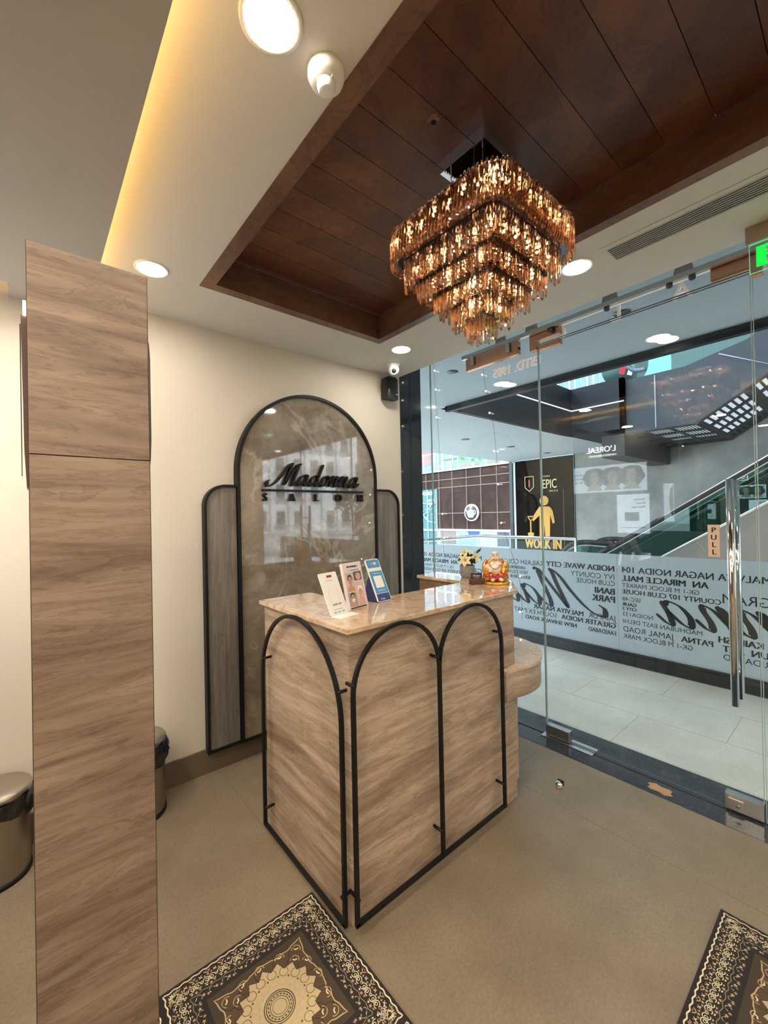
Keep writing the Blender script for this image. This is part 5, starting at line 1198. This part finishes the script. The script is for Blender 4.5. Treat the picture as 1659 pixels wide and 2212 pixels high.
# city block seen mirrored in the marble sign
ap = thing('apartment_block', 'white apartment block with dark windows seen mirrored in the marble sign', 'building', (24,-34,0))
part('wall', MB().box((2,-35,-.1),(52,-34,11.5)), mat('block_white', (.72,.75,.80), .8), ap)
wv = MB(); 
for i in range(24):
    for k in range(4):
        if (i*7+k*3) % 5 == 0: continue
        x = 3+i*2.0; z = .8+k*2.7; wv.box((x,-33.98,z),(x+.9,-33.9,z+1.3), mat('block_window', (.10,.13,.16), .2)).box((x-.2,-33.95,z-.15),(x+1.1,-33.6,z-.05), mat('block_grey', (.45,.45,.46), .8))
    wv.box((3+i*2.0+1.2,-33.98,0),(3+i*2.0+1.35,-33.85,11.5), mat('block_grey', (0,0,0)))
part('windows', wv, None, ap, kind='stuff')
for i, (x, y, h) in enumerate(((20,-22,4.2),(26,-24,4.6))):
    t = thing('street_tree', ('left','right')[i]+' leafy tree before the white apartment block', 'tree', (x,y,0), 'street trees by the apartment block')
    part('trunk', MB().tube([(x,y,-.1),(x+.1,y,h*.5)], [.2,.12], 8), mat('bark', (.10,.07,.05), .9), t)
    g = MB(); rnd = random.Random(i+20)
    for k in range(500):
        d = Vector((rnd.gauss(0,1),rnd.gauss(0,1),rnd.gauss(0,.8))); d = d.normalized()*rnd.uniform(.7,1.9); leaf(g, Vector((x,y,h*.72))+d, Vector((rnd.uniform(-1,1),rnd.uniform(-1,1),rnd.uniform(-1,1))), .35, .12, None)
    part('foliage', g, mat('tree_green', (.06,.10,.05), .7), t)

# ================= SALON POSTERS (left wall, mirrored in the glass) =================
xp = -.597
def lightbox(y0, y1, z0, z1, label, es=2.0):
    t = thing('salon_poster', label, 'poster', (xp,(y0+y1)/2,z0), 'posters on the left salon wall')
    part('poster_sheet', MB().box((xp,y0,z0),(xp+.02,y1,z1)), mat('poster_white_%d' % int(es*10), (.8,.82,.85), .5, emit=(.72,.82,.92), es=es*1.1), t); return t
def PX(fr_o, a, b): return (xp+.0215, a, b)
t = lightbox(1.84, 2.95, 1.745, 2.10, 'wide backlit hair advert with three curly haired models, reflected in the door', 1.7)
def headP(mb, y, z, s, sk, hr):
    mb.prism([(y+.15*s*cos(a*pi/14)*(1+.06*cos(5*a)), z+.14*s*sin(a*pi/14)*(1+.07*sin(7*a))) for a in range(28)], lambda a,b,d:(d,a,b), xp+.0215, xp+.0225, hr)
    mb.prism([(y+.062*s*cos(a*pi/10), z+.005+.085*s*sin(a*pi/10)) for a in range(20)], lambda a,b,d:(d,a,b), xp+.0226, xp+.0232, sk)
    mb.prism([(y-.11*s,z-.17*s),(y+.11*s,z-.17*s),(y+.04*s,z-.08*s),(y-.04*s,z-.08*s)], lambda a,b,d:(d,a,b), xp+.0226, xp+.0230, sk)
    for sg_ in (-1,1): mb.box((xp+.0232,y+sg_*.026*s-.012*s,z+.015*s),(xp+.0236,y+sg_*.026*s+.012*s,z+.022*s), K)
    mb.box((xp+.0232,y-.02*s,z-.045*s),(xp+.0236,y+.02*s,z-.037*s), mat('lip_tone', (0,0,0)))
mb = MB(); hrm = mat('poster_hair', (.08,.06,.055), .7, emit=(.10,.08,.075), es=1.0); skm = mat('poster_skin', (.40,.27,.22), .6, emit=(.55,.42,.36), es=1.0)
for y in (2.01,2.24,2.47): headP(mb, y, 1.94, 1.0, skm, hrm)
for i, s in enumerate(('Metal detox','professional','hair care')): text_mesh(mb, s, (xp+.022,2.62,1.98-.05*i), (0,1,0), (0,0,1), .026, K, .02, 0)
part('poster_print', mb, None, t)
t = lightbox(1.82, 2.19, 1.20, 1.70, 'backlit product poster headed Absolut Repair Molecular, reflected in the door', 2.2)
mb = MB()
for i, s in enumerate(('Absolut','Repair','Molecular')): text_mesh(mb, s, (xp+.022,1.86,1.62-.048*i), (0,1,0), (0,0,1), .028, mat('print_dark', (.1,.1,.1), .5), .02, 0)
mb.box((xp+.0215,1.93,1.36),(xp+.0225,2.10,1.47), mat('print_midgrey', (.25,.26,.28), .5)); mb.box((xp+.0215,1.86,1.27),(xp+.0225,2.14,1.278), mat('print_midgrey', (0,0,0)))
part('poster_print', mb, None, t)
t = lightbox(1.56, 1.66, 1.35, 1.81, 'narrow tall backlit poster with a hair profile, reflected in the door', 1.4)
part('poster_print', MB().prism([(1.56,1.40),(1.59,1.45),(1.605,1.60),(1.59,1.74),(1.56,1.79)], lambda a,b,d:(d,a,b), xp+.0215, xp+.0225), hrm, t)
mb = MB(); text_mesh(mb, "L'OREAL", (xp+.004,2.19,2.285), (0,1,0), (0,0,1), .075, None, .008, 0, xs=.95); text_mesh(mb, 'PROFESSIONNEL', (xp+.004,2.19,2.225), (0,1,0), (0,0,1), .028, None, .01, 0, xs=1.05, space=1.2)
single('wall_lettering', mb, mat('lit_white', (1,1,1), .5, emit=(1,.98,.92), es=7), 'lit L\'OREAL PROFESSIONNEL lettering on the salon wall, reflected in the door', 'sign lettering', loc=(xp,2.4,2.22))
struct('wall_poster_band', MB().box((-.6,1.5,2.0),(-.599,3.3,2.55)), mat('poster_wall_dark', (.06,.055,.05), .6))
